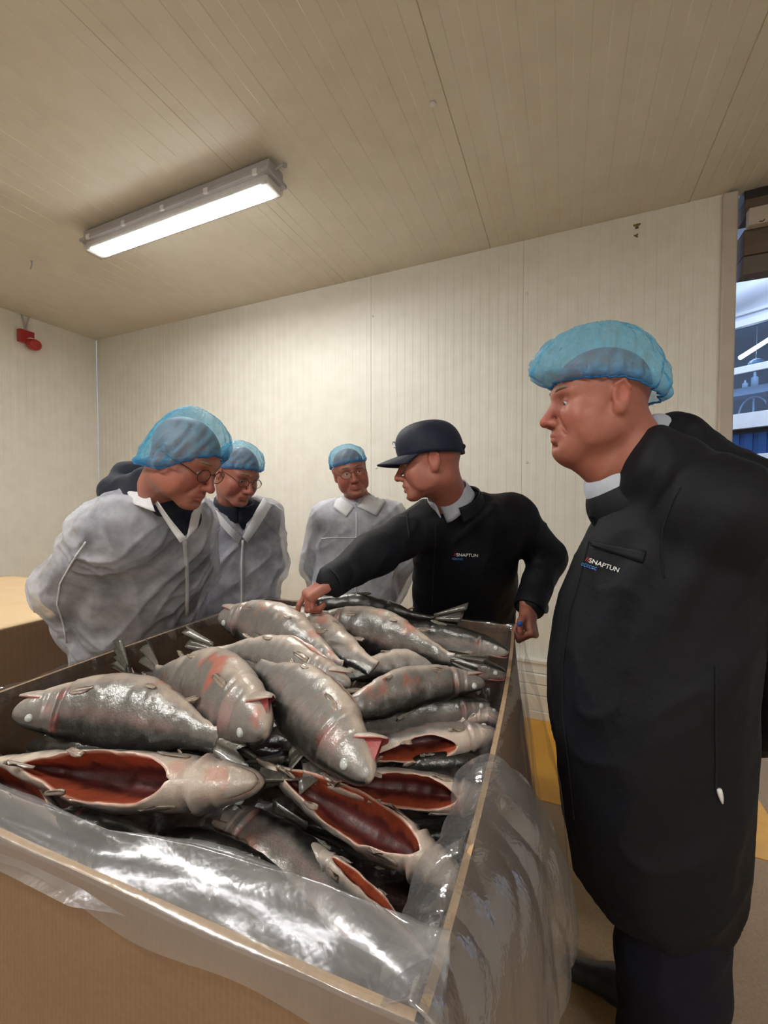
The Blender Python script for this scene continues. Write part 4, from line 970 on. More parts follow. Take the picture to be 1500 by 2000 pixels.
def mat_gown():
    m, nt, b = nm('white_nonwoven'); v = coords(nt); out = nt.nodes['Material Output']
    n = noise(nt, v, 11, 5, .65); nt.links.new(ramp(nt, n, [(.25, (.56, .57, .66)), (.7, (.70, .71, .80))]), b.inputs['Base Color'])
    b.inputs['Roughness'].default_value = .75; b.inputs['Specular IOR Level'].default_value = .25
    n1 = bump(nt, b, noise(nt, v, 500, 1), .2, .0008); bump(nt, b, noise(nt, v, 20, 4, .6), .5, .010, n1)
    t = nd(nt, 'ShaderNodeBsdfTransparent'); mx = nd(nt, 'ShaderNodeMixShader'); nt.links.new(ramp(nt, noise(nt, v, 7, 4, .6), [(.30, (.28,) * 3), (.72, (.86,) * 3)]), mx.inputs[0])
    nt.links.new(t.outputs[0], mx.inputs[1]); nt.links.new(b.outputs[0], mx.inputs[2]); nt.links.new(mx.outputs[0], out.inputs[0]); return m
M_GOWN = mat_gown()
M_GOWN2 = mat_cloth('white_nonwoven_double', (.72, .72, .75), (.64, .64, .68), .75, .05, 15)
def mat_net():
    m, nt, b = nm('blue_hair_net'); v = coords(nt); out = nt.nodes['Material Output']; k = nd(nt, 'ShaderNodeAttribute', attribute_name='Dens')
    c = mixc(nt, k.outputs['Fac'], (.08, .50, .80), (.0, .20, .62)); nt.links.new(c, b.inputs['Base Color']); b.inputs['Roughness'].default_value = .35
    nz = noise(nt, v, 55, 4, .65)
    n1 = bump(nt, b, nz, .9, .006)
    t = nd(nt, 'ShaderNodeBsdfTransparent'); mx = nd(nt, 'ShaderNodeMixShader'); t.inputs[0].default_value = (.80, .93, 1, 1)
    r = nd(nt, 'ShaderNodeMath', operation='MULTIPLY_ADD', i_1=.40, i_2=.10); nt.links.new(nz, r.inputs[0])
    r2 = nd(nt, 'ShaderNodeMath', operation='MULTIPLY_ADD', i_1=.5); nt.links.new(k.outputs['Fac'], r2.inputs[0]); nt.links.new(r.outputs[0], r2.inputs[2]); r2.use_clamp = True
    nt.links.new(r2.outputs[0], mx.inputs[0]); nt.links.new(t.outputs[0], mx.inputs[1]); nt.links.new(b.outputs[0], mx.inputs[2]); nt.links.new(mx.outputs[0], out.inputs[0]); return m
M_NET = mat_net()
M_CAP = mat_cloth('navy_cap_cloth', (.006, .010, .028), (.009, .014, .036), .6, .06)
M_METAL = mat_simple('dark_metal', (.05, .045, .04), None, 30, .35, metal=.8)
M_LENS = mat_clear('spectacle_lens', (.97, .97, .97), .06, .03)
M_EYEW = mat_simple('eye_white', (.62, .58, .55), None, 50, .2)
M_IRIS = mat_simple('iris', (.06, .07, .08), None, 90, .15)
M_BROW = mat_simple('eyebrow_hair', (.20, .14, .10), (.28, .20, .15), 200, .8)
M_TEXTW = mat_simple('white_thread', (.85, .85, .85), None, 50, .7); M_TEXTR = mat_simple('red_thread', (.60, .05, .06), None, 50, .7); M_TEXTB = mat_simple('blue_thread', (.06, .18, .50), None, 50, .7)

class Head:
    def __init__(s, c, fwd, up=(0, 0, 1), sc=1.0, jowl=0.0, mouth=0.0, neckto=None, neckr=.058):
        s.c = Vector(c); s.f, s.l, s.u = frame(fwd, up); s.s = sc; s.jowl = jowl; s.mouth = mouth; s.neckto = neckto; s.neckr = neckr
        s.R = np.array([s.f, s.l, s.u], dtype=np.float32)
    def w(s, x, y, z): return s.c + (s.f * x + s.l * y + s.u * z) * s.s
    def loc(s, V): return ((V - np.array(s.c)) @ s.R.T) / s.s
    def prims(s):
        q = s.s; W = s.w; R = s.R; E = lambda c, r, k=.02, op='u': ell(W(*c), np.array(r) * q, R, k * q, op)
        C = lambda a, b, ra, rb=None, k=.02, op='u': cap(W(*a), W(*b), ra * q, (ra if rb is None else rb) * q, k * q, op)
        p = [E((-.004, 0, .034), (.099, .077, .084)), E((.032, 0, -.012), (.060, .063, .072), .03), E((.030, 0, -.058), (.056, .052, .050), .03),
             E((.080, 0, -.100), (.019, .021, .017), .028)]
        if s.jowl: p += [E((.038, 0, -.082), (.050, .060, .036), .03), C((.05, 0, -.112), (.0, 0, -.135), .034 * s.jowl, .05, .04), E((-.07, 0, -.085), (.03, .045, .05), .04)]
        for y in (1, -1):
            p += [C((.0, y * .049, -.06), (.068, y * .020, -.098), .015, .016, .028), E((.060, y * .042, -.030), (.024, .022, .024), .025),
                  C((.090, y * .008, .024), (.074, y * .046, .020), .0095, .008, .016), E((.036, y * .058, -.055), (.03, .012, .03), .03)]
        for y in (1, -1):
            p += [E((.102, y * .031, .000), (.016, .019, .0135), .014, 's'), E((.0735, y * .031, -.001), (.0150, .0165, .0135), .004)]
        p += [C((.090, 0, .012), (.117, 0, -.034), .0080, .0105, .012), E((.116, 0, -.038), (.012, .0125, .0105), .008)]
        for y in (1, -1): p += [E((.102, y * .0135, -.041), (.012, .0085, .0095), .007)]
        p += [E((.086, 0, -.066), (.016, .028, .018), .014)]
        o = s.mouth
        for y in (1, -1):
            p += [C((.1005, y * .005, -.0655), (.088, y * .024, -.0715), .0052, .003, .006), C((.0985 - o * .006, 0, -.0785 - o * .012), (.087, y * .021, -.0750 - o * .004), .0062, .003, .006)]
        p += [C((.093, 0, -.089 - o * .012), (.086, 0, -.089 - o * .012), .005, .006, .008, 's') if False else E((.1, 0, -.0905 - o * .01), (.010, .016, .0042), .010, 's')]
        for y in (1, -1):
            p += [C((.1085, 0, -.0722 - o * .004), (.090, y * .024, -.0735), .0012 + .006 * o, .0009, .002, 's'), C((.096, y * .0215, -.036), (.082, y * .034, -.066), .0018, .0018, .008, 's'),
                  E((.114, y * .0065, -.0475), (.005, .0032, .003), .002, 's'), E((.0895, y * .031, -.003), (.012, .0115, .0034), .0025, 's')]
            # ear: shell, rim, lobe, bowl
            ea = Vector((0, 0, 0)); p += [E((-.010, y * .0785, .000), (.0195, .0070, .0300), .006), E((-.006, y * .0765, -.026), (.011, .0065, .012), .008),
                  E((-.006, y * .0860, .001), (.0105, .0055, .0175), .004, 's'), C((-.024, y * .083, .012), (-.012, y * .084, .029), .0038, .0038, .004), C((-.012, y * .084, .029), (.003, y * .0815, .020), .0038, .003, .004)]
        nt_ = s.neckto if s.neckto is not None else W(-.045, 0, -.2)
        p += [cap(W(-.028, 0, -.055), nt_, s.neckr * q, s.neckr * q * 1.08, .035 * q)]
        return p
    def col(s, V, base):
        L = s.loc(V); C = np.tile(np.array(base, dtype=np.float32), (len(V), 1))
        def blob(c, r, col, a):
            nonlocal C
            d = np.linalg.norm((L - np.array(c)) / np.array(r), axis=1); w = (np.exp(-d ** 2 * 1.2) * a)[:, None]; C = C * (1 - w) + np.array(col) * w
        red = (.50, .13, .10)
        for y in (1, -1): blob((.07, y * .045, -.03), (.03, .03, .03), red, .45); blob((-.01, y * .08, 0), (.025, .012, .035), red, .5)
        blob((.118, 0, -.038), (.02, .02, .018), (.50, .10, .09), .6); blob((.098, 0, -.072), (.014, .028, .010), (.42, .10, .10), .65)
        blob((.06, 0, -.09), (.05, .055, .03), (.46, .22, .17), .35)
        return C
def rows_mesh(rows, close=True):
    n = len(rows[0]); V = [p for r in rows for p in r]; F = []
    for i in range(len(rows) - 1):
        for k in range(n if close else n - 1): F.append([i * n + k, i * n + (k + 1) % n, (i + 1) * n + (k + 1) % n, (i + 1) * n + k])
    return V, F
def face_bits(root, h, brow=True, gaze=(1, 0, -.25)):
    for y in (1, -1):
        c = h.w(.0745, y * .031, -.001); r = .0132 * h.s; mb = MB(); V = []; n = 14; g = (h.f * gaze[0] + h.l * gaze[1] + h.u * gaze[2]).normalized(); g_, a_, b_ = frame(g, h.u)
        rows = []
        for i in range(9):
            th = math.pi * i / 8; rows.append([c + g * r * math.cos(th) + (a_ * math.cos(2 * math.pi * k / n) + b_ * math.sin(2 * math.pi * k / n)) * r * math.sin(th) for k in range(n)])
        V, F = rows_mesh(rows); mb.add(V, F); o = mb.build('eyeball', [M_EYEW, M_IRIS], smooth=True)
        for f in o.data.polygons:
            if (f.center - c).normalized().dot(g) > .86: f.material_index = 1
        keep(o, root)
        if brow:
            mb = MB(); mb.tube([h.w(.0985, y * .014, .026), h.w(.096, y * .026, .031), h.w(.088, y * .040, .031), h.w(.078, y * .050, .026)], [.0030 * h.s, .0046 * h.s, .0040 * h.s, .0018 * h.s], 6)
            keep(mb.build('eyebrow', M_BROW, smooth=True), root)
def glasses(root, h, rx=.0235, rz=.019, clear=False):
    m = M_METAL; g = empty('glasses', h.w(.105, 0, 0)); tag(g, None); g.parent = root; g.matrix_parent_inverse = Matrix.Translation(-Vector(root.location))
    def sub(o): o.parent = g; o.matrix_parent_inverse = Matrix.Translation(-Vector(g.location)); return o
    for y in (1, -1):
        def pt(t, k=1.0, dx=0): return h.w(.106 - .10 * abs(abs(.033 + rx * math.cos(t) * k) - .01) ** 1.3 * 1.6 + dx, y * (.0335 + rx * k * math.cos(t)), -.004 + rz * k * math.sin(t))
        T = np.linspace(0, 2 * math.pi, 25)[:-1]
        mb = MB(); mb.tube([pt(t) for t in T], .0011 * h.s if not clear else .0007 * h.s, 6, close=True); sub(mb.build('lens_rim', m))
        mb = MB(); mb.add([pt(t, .96) for t in T] + [pt(t, .96, -.0016) for t in T], [list(range(24)), list(range(24, 48))[::-1]] + [[i, (i + 1) % 24, 24 + (i + 1) % 24, 24 + i] for i in range(24)]); sub(mb.build('lens', M_LENS))
        mb = MB(); mb.tube([pt(0), h.w(.075, y * .068, .004), h.w(.02, y * .079, .008), h.w(-.012, y * .0825, .012), h.w(-.028, y * .082, -.008)], .0013 * h.s, 6); sub(mb.build('temple_arm', m))
    mb = MB(); mb.tube([h.w(.105, .011, .002), h.w(.112, 0, .006), h.w(.105, -.011, .002)], .0011 * h.s, 6); sub(mb.build('bridge', m))
    return g
def hair_net(root, h, front, side, back, rf, rs, rb, top, seed=0, droop=(0, 0)):
    """front/side/back: height of the elastic above eye level; rf, rs, rb, top: how far the net bags out"""
    n = 96; rows = []; dens = []; rng = np.random.RandomState(seed); ph = rng.uniform(0, 6, 8)
    nr = 26
    for i in range(nr + 4):
        row = []
        for k in range(n):
            a = 2 * math.pi * k / n; c, s_ = math.cos(a), math.sin(a)
            zr = side + (front - side) * max(0, c) ** 1.5 + (back - side) * max(0, -c) ** 1.5
            rx = (rf if c > 0 else rb); R = 1 / math.sqrt((c / rx) ** 2 + (s_ / rs) ** 2)
            hx = (.100 if c > 0 else .108); Rh = 1 / math.sqrt((c / hx) ** 2 + (s_ / .082) ** 2)
            zm = zr + .022
            if i < nr:
                t = i / (nr - 1) * .5 * math.pi
                r = R * math.sin(t) ** .92; z = zm + (top - zm) * math.cos(t) ** .9
            else:
                q = (i - nr + 1) / 4; r = R * (1 - q) + (Rh + .003) * q + .004 * math.sin(q * math.pi); z = zm - (zm - zr) * min(1, q * 1.15)
                r += .003 * math.sin(a * 34 + ph[0]) * q
            pl = .0035 * math.sin(a * 17 + ph[1] + 3 * math.sin(i * .3)) * (r / .1) ** 2 + .0022 * math.sin(a * 29 + ph[2] + i * .5)
            r = r + pl; x, y = r * c - .006, r * s_
            z2 = z + droop[0] * max(0, -c) * (r / rb) ** 2 + droop[1] * s_ * r
            row.append(h.w(x, y, z2)); dens.append(min(1, .06 + .85 * max(0, (i - nr + 2) / 5.0)))
        rows.append(row)
    V, F = rows_mesh(rows); V = np.array([tuple(v) for v in V], dtype=np.float32)
    N = (V - np.array(h.w(0, 0, .03))); N /= np.linalg.norm(N, axis=1, keepdims=True)
    V = V + N * ((np.abs(fbm(V * 30, seed + 3, 3) - .5) * -2 + .3) * .007)[:, None] * h.s
    me = mesh_np(V, F); set_col(me, np.repeat(np.array(dens)[:, None], 3, 1), 'Dens')
    o = keep(link('hair_net', me, M_NET), root)
    mb = MB(); mb.tube([Vector(v) for v in V[-n:]], .0022 * h.s, 6, close=True); e = mb.build('elastic', M_NETB, smooth=True); e.parent = o; e.matrix_parent_inverse = Matrix.Translation(-Vector(root.location))
    return o
M_NETB = mat_simple('blue_elastic', (.01, .14, .42), (.02, .20, .50), 150, .5)
def hand(wrist, fdir, back, sc=1.0, curl=(70, 75, 40), side=1, spread=4, thumb=(.55, -.35, .5), index=None):
    """wrist point, direction of the fingers, direction the back of the hand faces; side=+1 thumb on the l side"""
    f = Vector(fdir).normalized(); b = Vector(back); b = (b - f * f.dot(b)).normalized(); l = b.cross(f) * side; p = []; w = Vector(wrist); q = sc
    R = np.array([f, l, b], dtype=np.float32)
    p.append(bxp(w + f * .048 * q, (.034 * q, .030 * q, .006 * q), R, .009 * q, .015 * q)); p.append(cap(w - f * .03 * q, w + f * .02 * q, .024 * q, .027 * q, .02 * q))
    p.append(ell(w + f * .03 * q + l * .026 * q - b * .008 * q, (.026 * q, .014 * q, .013 * q), R, .015 * q))
    lens = [(.042, .026, .021), (.046, .030, .022), (.043, .028, .021), (.034, .021, .018)]
    for i, y in enumerate((.029, .0095, -.0100, -.028)):
        cu = curl if not (index and i == 0) else index; st = w + f * (.086 - .004 * abs(i - 1)) * q + l * y * q; ang = 0; d = (f + l * math.radians(spread) * (1.5 - i)).normalized()
        for j in range(3):
            ang += math.radians(cu[j]); dd = d * math.cos(ang) - b * math.sin(ang); e = st + dd * lens[i][j] * q; r0 = (.0092, .0084, .0076)[j] * (.9 if i == 3 else 1)
            p.append(cap(st, e, r0 * q, r0 * .9 * q, .004 * q)); st = e
        p.append(ell(w + f * .086 * q + l * y * q + b * .004 * q, (.009 * q, .009 * q, .008 * q), R, .008 * q))
    t0 = w + f * .022 * q + l * .028 * q - b * .006 * q; t1 = t0 + (f * .62 + l * .70 - b * .25).normalized() * .042 * q; td = (f * thumb[0] + l * thumb[1] - b * thumb[2]).normalized()
    t2 = t1 + td * .031 * q; t3 = t2 + (td * .8 + f * .2 - l * .35).normalized() * .024 * q
    p += [cap(t0, t1, .0135 * q, .0105 * q, .01 * q), cap(t1, t2, .0102 * q, .0094 * q, .004 * q), cap(t2, t3, .0094 * q, .0078 * q, .004 * q)]
    return p
def limb(pts, rs, k=.03): return [cap(pts[i], pts[i + 1], rs[i], rs[i + 1], k) for i in range(len(pts) - 1)]
def cloth(name, prims, h, mat, parent, fold=.008, fs=(9, 9, 2.6), seed=0, it=1, crease=None, lo=None, hi=None, sharp=1.0, fine=0.0):
    b0, b1 = bounds(prims)
    if lo is not None: b0 = np.maximum(b0, np.array(lo))
    if hi is not None: b1 = np.minimum(b1, np.array(hi))
    V, F = polygonise(prims, b0, b1, h); V = relax(V, F, it)
    if fold:
        N = vnormals(V, F); w = (vnoise(V * 3.1, seed + 50) - .5) * 1.2; Vw = V + np.stack([w, -w, w], 1) * .12
        r = 1 - np.abs(2 * vnoise(Vw * np.array(fs), seed) - 1); r2 = 1 - np.abs(2 * vnoise((Vw @ ROTN) * np.array(fs) * 1.7, seed + 9) - 1)
        d = (r ** (1.5 * sharp) - .45) * fold + (r2 ** (2.6 * sharp) - .25) * fold * .75 + (fbm(V * 28, seed + 4, 2) - .5) * fold * .3
        if fine:
            q1 = 1 - np.abs(2 * vnoise(Vw * np.array((6, 6, 4)), seed + 70) - 1); q2 = 1 - np.abs(2 * vnoise((Vw @ ROTN.T) * np.array((8, 8, 4)), seed + 71) - 1)
            d = d + (q1 ** 9 + q2 ** 9 * .8) * fold * fine
        d = np.clip(d, -.5 * fold, 1.1 * fold)
        if crease is not None: d = d + crease(V)
        V = V + N * d[:, None]
    me = mesh_np(V, F); o = link(name, me, mat); keep(o, parent)
    return o, BVHTree.FromPolygons([tuple(map(float, v)) for v in V], [list(map(int, f)) for f in F])
_a = math.radians(50); ROTN = np.array([[math.cos(_a), 0, math.sin(_a)], [0, 1, 0], [-math.sin(_a), 0, math.cos(_a)]], dtype=np.float32)
def hit(bvh, u, v, off=.002):
    r = ray(u, v).normalized(); loc, n, i, d = bvh.ray_cast(Vector((0, 0, CAMZ)), r)
    if loc is None: return None
    if n.dot(r) > 0: n = -n
    return loc + n * off
def patch(name, bvh, quad, mat, parent, n=10, m=4, off=.003, th=.003, gather=0.0, dref=None):
    """flap of cloth laid on a garment between four picture points a-b (top) d-c (bottom)"""
    a, b, c, d = [Vector((*q, 0)) for q in quad]; V = []; last = None
    for j in range(m + 1):
        for i in range(n + 1):
            q = a.lerp(b, i / n).lerp(d.lerp(c, i / n), j / m); p = hit(bvh, q.x, q.y, off + gather * math.sin(i * 1.7))
            if p is None or (dref and abs(p.y - dref) > .18): p = (bvh.find_nearest(P(q.x, q.y, dref))[0] + (P(q.x, q.y, dref) - P(q.x, q.y, dref)) if dref else last)
            if p is None: return None
            V.append(p); last = p
    me = mesh_np(V, [[j * (n + 1) + i, j * (n + 1) + i + 1, (j + 1) * (n + 1) + i + 1, (j + 1) * (n + 1) + i] for j in range(m) for i in range(n)])
    o = keep(link(name, me, mat), parent); s = o.modifiers.new('s', 'SOLIDIFY'); s.thickness = th; s.offset = 0; return o
def leaf(name, pts, mat, parent, n=8, th=.003, bow=.006):
    a, b, c, d = [Vector(p) for p in pts]; nn = (b - a).cross(d - a).normalized(); nn = -nn if nn.y > 0 else nn; V = []
    for j in range(n + 1):
        for i in range(n + 1):
            s_, t_ = i / n, j / n; V.append(a.lerp(b, s_).lerp(d.lerp(c, s_), t_) + nn * bow * (math.sin(math.pi * t_) + .4 * math.sin(7 * s_)))
    me = mesh_np(V, [[j * (n + 1) + i, j * (n + 1) + i + 1, (j + 1) * (n + 1) + i + 1, (j + 1) * (n + 1) + i] for j in range(n) for i in range(n)])
    o = keep(link(name, me, mat), parent); s = o.modifiers.new('s', 'SOLIDIFY'); s.thickness = th; s.offset = 0; return o
def cuff(parent, a, b, r, mat):
    a = Vector(a); b = Vector(b); d = (b - a).normalized(); f_, l_, u_ = frame(d, (.1, .2, 1)); rows = []
    for q, k in ((0, .96), (.3, 1.0), (.6, 1.0), (.94, .98), (1.0, .94), (1.0, .86), (.9, .84)):
        rows.append([a.lerp(b, q) + (l_ * math.cos(t) + u_ * math.sin(t)) * r * k * (1 + .03 * math.sin(3 * t)) for t in np.linspace(0, 2 * math.pi, 29)[:-1]])
    V, F = rows_mesh(rows); return keep(link('cuff', mesh_np(V, F), mat), parent)
def seam(name, bvh, pts, mat, parent, r=.0016, off=.001):
    P_ = []
    for (a, b) in zip(pts[:-1], pts[1:]):
        for k in range(6):
            q = hit(bvh, a[0] + (b[0] - a[0]) * k / 6, a[1] + (b[1] - a[1]) * k / 6, off)
            if q is not None: P_.append(q)
    if len(P_) < 3: return None
    mb = MB(); mb.tube(P_, r, 5); return keep(mb.build(name, mat, smooth=True), parent)
def writing(bvh, u, v, ang, height_px, parent):
    """the firm's embroidered mark on the chest: red tick, white word, blue word below"""
    def put(txt, dx, dy, size, mat, name, shear=0.0):
        cu = bpy.data.curves.new('t', 'FONT'); cu.body = txt; cu.size = 1; cu.offset = .012; cu.shear = shear; o = bpy.data.objects.new('t', cu); COL.objects.link(o)
        dg = bpy.context.evaluated_depsgraph_get(); me = bpy.data.meshes.new_from_object(o.evaluated_get(dg)); bpy.data.objects.remove(o); c, s = math.cos(ang), math.sin(ang)
        bm = bmesh.new(); bm.from_mesh(me); bmesh.ops.subdivide_edges(bm, edges=bm.edges[:], cuts=1); bm.to_mesh(me); bm.free()
        for vt in me.vertices:
            x = vt.co.x * size * 1.12 + dx; y = -vt.co.y * size + dy; p = hit(bvh, u + x * c - y * s, v + x * s + y * c, .0016); vt.co = p if p is not None else Vector((0, 0, 0))
        return keep(link(name, me, mat, smooth=False), parent)
    H = height_px
    put('SNAPTUN', 0, 0, H * 1.0, M_TEXTW, 'lettering'); put('//', -H * .55, -H * .05, H * .95, M_TEXTR, 'red_mark')
    for k in range(6):   # the blue word below is too small to read in the photograph: only its strokes
        x = -H * .7 + k * H * .42; pts = [(x + math.cos(t) * H * .17, H * .62 + math.sin(t) * H * (.24 if k % 2 else .18)) for t in np.linspace(.4, 5.6, 7)]; q_ = []
        for (a_, b_) in pts:
            p = hit(bvh, u + a_ * math.cos(ang) - b_ * math.sin(ang), v + a_ * math.sin(ang) + b_ * math.cos(ang), .0016)
            if p is not None: q_.append(p)
        if len(q_) > 2: mb = MB(); mb.tube(q_, .0011, 4); keep(mb.build('blue_lettering', M_TEXTB), parent)
SKIN = (.38, .140, .098)
def body_mesh(h, prims, fine, name='person', extra=None, base=SKIN, hs=.003, coarse=.014, hr=.0035):
    """one continuous figure; fine boxes where skin shows"""
    lo, hi = bounds(prims, .03)
    c = np.array(h.c); q = h.s; hb0, hb1 = c - .155 * q - .0, c + .155 * q; hb0[2] = c[2] - .21 * q; hb1[2] = c[2] + .15 * q
    V1, F1 = polygonise(prims, hb0, hb1, hs)
    hi2 = hi.copy(); hi2[2] = hb0[2] + .02
    V2, F2 = polygonise(prims, lo, hi2, coarse)
    Vs, Fs, n = [V1, V2], [F1, F2 + len(V1)], len(V1) + len(V2)
    for (cc, r) in fine:
        cc = np.array(cc); V3, F3 = polygonise(prims, cc - r, cc + r, hr); Vs.append(V3); Fs.append(F3 + n); n += len(V3)
    V = np.concatenate(Vs); F = np.concatenate(Fs)
    # drop coarse faces where a finer block covers the place
    cf = V2[F2].mean(1); keepm = np.ones(len(F2), bool)
    for (cc, r) in fine: keepm &= ~(np.abs(cf - np.array(cc)) < r - coarse * .6).all(1)
    F = np.concatenate([F1, F2[keepm] + len(V1)] + Fs[2:])
    me = mesh_np(V, F); C = h.col(V, base)
    if extra: C = extra(V, C)
    set_col(me, C); o = link(name, me, M_SKIN); return o
def band(name, mat, parent, c, e1, e2, rx, ry, h0, h1, flare, gap, th=.003, point=.0, n=40, m=5, fold=0.0):
    """turned collar round a neck: c centre, e1 front, e2 side, up = e1 x e2 side chosen upward"""
    e1 = Vector(e1).normalized(); e2 = Vector(e2); e2 = (e2 - e1 * e1.dot(e2)).normalized(); up = e1.cross(e2); up = up if up.z > 0 else -up; V = []
    for j in range(m + 1):
        q = j / m
        for i in range(n + 1):
            a = gap + (2 * math.pi - 2 * gap) * i / n; fr = max(0, math.cos(a)) ** 2
            z = h0 + (h1 - h0) * q - point * fr * (1 - q)
            k = 1 + flare * (1 - q) + fold * math.sin(a * 5) * (1 - q)
            V.append(Vector(c) + e1 * math.cos(a) * rx * k + e2 * math.sin(a) * ry * k + up * z)
    me = mesh_np(V, [[j * (n + 1) + i, j * (n + 1) + i + 1, (j + 1) * (n + 1) + i + 1, (j + 1) * (n + 1) + i] for j in range(m) for i in range(n)])
    o = keep(link(name, me, mat), parent); s = o.modifiers.new('s', 'SOLIDIFY'); s.thickness = th; return o
def shoe(name, parent, toe, heel, w=.047):
    t = Vector(toe); h_ = Vector(heel); p = [cap(h_ + Vector((0, 0, .04)), h_.lerp(t, .45) + Vector((0, 0, .045)), .040, .043, .03), cap(h_.lerp(t, .45) + Vector((0, 0, .042)), t + Vector((0, 0, .030)), .043, .030, .03), cap(h_ + Vector((0, 0, .05)), h_ + Vector((0, 0, .11)), .042, .048, .03)]
    p.append(bxp(Vector((t.x + h_.x, t.y + h_.y, -.05)) / 2 - Vector((0, 0, .024)), (1, 1, .025), np.eye(3), 0, .004, 's'))
    lo, hi = bounds(p[:3], .02); V, F = polygonise(p[:3], lo, hi, .006); V[:, 2] = np.maximum(V[:, 2], .001); return keep(link(name, mesh_np(V, F), M_SHOE), parent)
def legs(name, parent, hips, feet, mat=None, r=(.10, .078, .062), h=.012, seed=0):
    pr = []
    for hp_, ft in zip(hips, feet):
        hp_, ft = Vector(hp_), Vector(ft); kn = hp_.lerp(ft, .5) + Vector((0, -.02, 0)); pr += limb([hp_, kn, ft], r)
    return cloth(name, pr, h, mat or M_TROUS, parent, .008, (8, 8, 5), seed)

# ---------------- near man in the dark coat, at the right
def man_near():
    h = Head(P(1172, 788, .93), (-.995, .09, -.03), (0, 0, 1), 1.0, jowl=.85, neckto=P(1256, 905, .955), neckr=.062)
    f, l = Vector((-.89, .455, 0)).normalized(), Vector((-.455, -.89, 0)).normalized()
    CT = lambda u, v, d=.98: P(u, v, d)
    lv = [(CT(1335, 945, .93), .10, .15), (CT(1318, 1000, .94), .150, .195), (CT(1298, 1080, .95), .175, .215), (CT(1268, 1180, .97), .192, .225), (CT(1252, 1300), .198, .235), (CT(1249, 1400), .197, .235),
          (CT(1256, 1500), .185, .232), (CT(1259, 1600), .178, .222), (CT(1262, 1660), .170, .205), (CT(1264, 1700), .160, .185)]
    sn, sf = P(1395, 1000, .80), P(1395, 1000, .80) + Vector((.455, .89, 0)) * .37
    nb = P(1285, 915, .88)
    torso = [stack(lv, f, l), cap(sn, sf, .085, .085, .05), ell(P(1395, 1010, .97), (.13, .19, .13), h.R, .05), cap(nb, sn, .07, .085, .05), cap(nb, sf, .07, .085, .05)]
    armL = limb([sn, P(1545, 1235, .88), P(1505, 1400, 1.02), P(1478, 1438, 1.10)], [.090, .078, .060, .052]); armR = limb([sf, sf + Vector((.22, .04, -.25)), P(1468, 1405, 1.20)], [.088, .078, .055])
    hd = hand(P(1475, 1415, 1.10), (-.30, .85, .1), (.8, .45, .1), .95, (60, 70, 30), 1) + hand(P(1468, 1400, 1.19), (-.2, -.75, .1), (.8, .45, .1), .95, (60, 70, 30), -1)
    legs_ = [(Vector((.64, .90, .85)), Vector((.60, .90, .12))), (Vector((.76, 1.10, .85)), Vector((.80, 1.17, .12)))]
    bp = h.prims() + [stack([(c, a - .035, b - .035) for c, a, b in lv], f, l), cap(sn, sf, .06, .06, .05)] + [dict(p, ra=p['ra'] - .03, rb=p['rb'] - .022) for p in armL + armR]
    for a, b in legs_: bp.append(cap(a, b, .075, .045, .04))
    bp.append(cap(nb, P(1330, 1000, .93), .06, .09, .05))
    root = body_mesh(h, bp + hd, [(P(1480, 1445, 1.10), .09)], hs=.0027)
    tag(root, 'large man in a long dark coat and hair net standing at the right', 'person')
    face_bits(root, h, gaze=(1, 0, -.35))
    def crease(V):   # folds running from the shoulder seam down over the chest
        L_ = (V - np.array(P(1330, 1000, .80))) @ np.array([f, l, (0, 0, 1)]).T
        w = np.exp(-((L_[:, 0] - .10) / .14) ** 2) * ss(L_[:, 2], -.34, -.05) * (L_[:, 1] > -.15)
        return w * .007 * np.sin((L_[:, 0] * 1.2 + L_[:, 2] * .55) * 62)
    cp = [p for p in torso + armL + armR]
    cp.append(cap(P(1325, 850, .955), P(1238, 985, .94), .042, .080, .03)); cp.append(cap(P(1325, 848, .955), P(1415, 955, .95), .040, .080, .04))
    coat, bvh = cloth('coat', cp, .0068, M_NAVY, root, .010, (7, 7, 2.2), 11, 1, crease)
    cloth('shirt', [stack([(c, a - .012, b - .02) for c, a, b in lv[:4]], f, l), cap(P(1286, 834, .95), P(1206, 950, .935), .030, .068, .02)], .006, M_SHIRT, root, .002)
    cloth('coat_collar', [cap(P(1318, 842, .955), P(1228, 985, .93), .044, .086, .02), cap(P(1345, 880, .955), P(1264, 1022, .92), .058, .10, .01, 's')], .005, M_NAVY, root, .002)
    # tie inside the open neck
    mb = MB(); mb.tube([P(1188, 915, .93), P(1179, 938, .93), P(1170, 970, .93), P(1166, 1010, .93)], [.013, .010, .015, .018], 10); keep(mb.build('tie', M_BLACK, smooth=True), root)
    hair_net(root, h, .046, .034, .014, .150, .096, .132, .170, 3, droop=(-.025, .0))
    # short hair seen through the net
    hp_ = [ell(h.w(-.012, 0, .040), np.array((.100, .080, .086)), h.R, .01)]
    legs('trousers', root, [legs_[0][0], legs_[1][0]], [legs_[0][1], legs_[1][1]], r=(.115, .098, .082), seed=3)
    shoe('shoe', root, (.585, 1.275, 0), (.80, 1.165, 0)); shoe('shoe', root, (.42, .99, 0), (.63, .88, 0))
    # chest pocket with gathered flap, seams
    patch('pocket_flap', bvh, ((1152, 1056), (1262, 1076), (1256, 1100), (1156, 1066)), M_NAVY, root, 14, 3, .003, .003, .0010)
    seam('pocket_edge', bvh, [(1155, 1070), (1205, 1082), (1257, 1098)], M_BLACK, root, .0014)
    seam('shoulder_seam', bvh, [(1330, 950), (1312, 985), (1296, 1030), (1290, 1080), (1298, 1140)], M_BLACK, root, .0014)
    seam('front_placket', bvh, [(1150, 1060), (1132, 1130), (1112, 1200), (1100, 1300), (1100, 1400), (1112, 1500), (1124, 1620)], M_BLACK, root, .0013)
    writing(bvh, 1150, 1098, math.radians(19), 12.5, root)
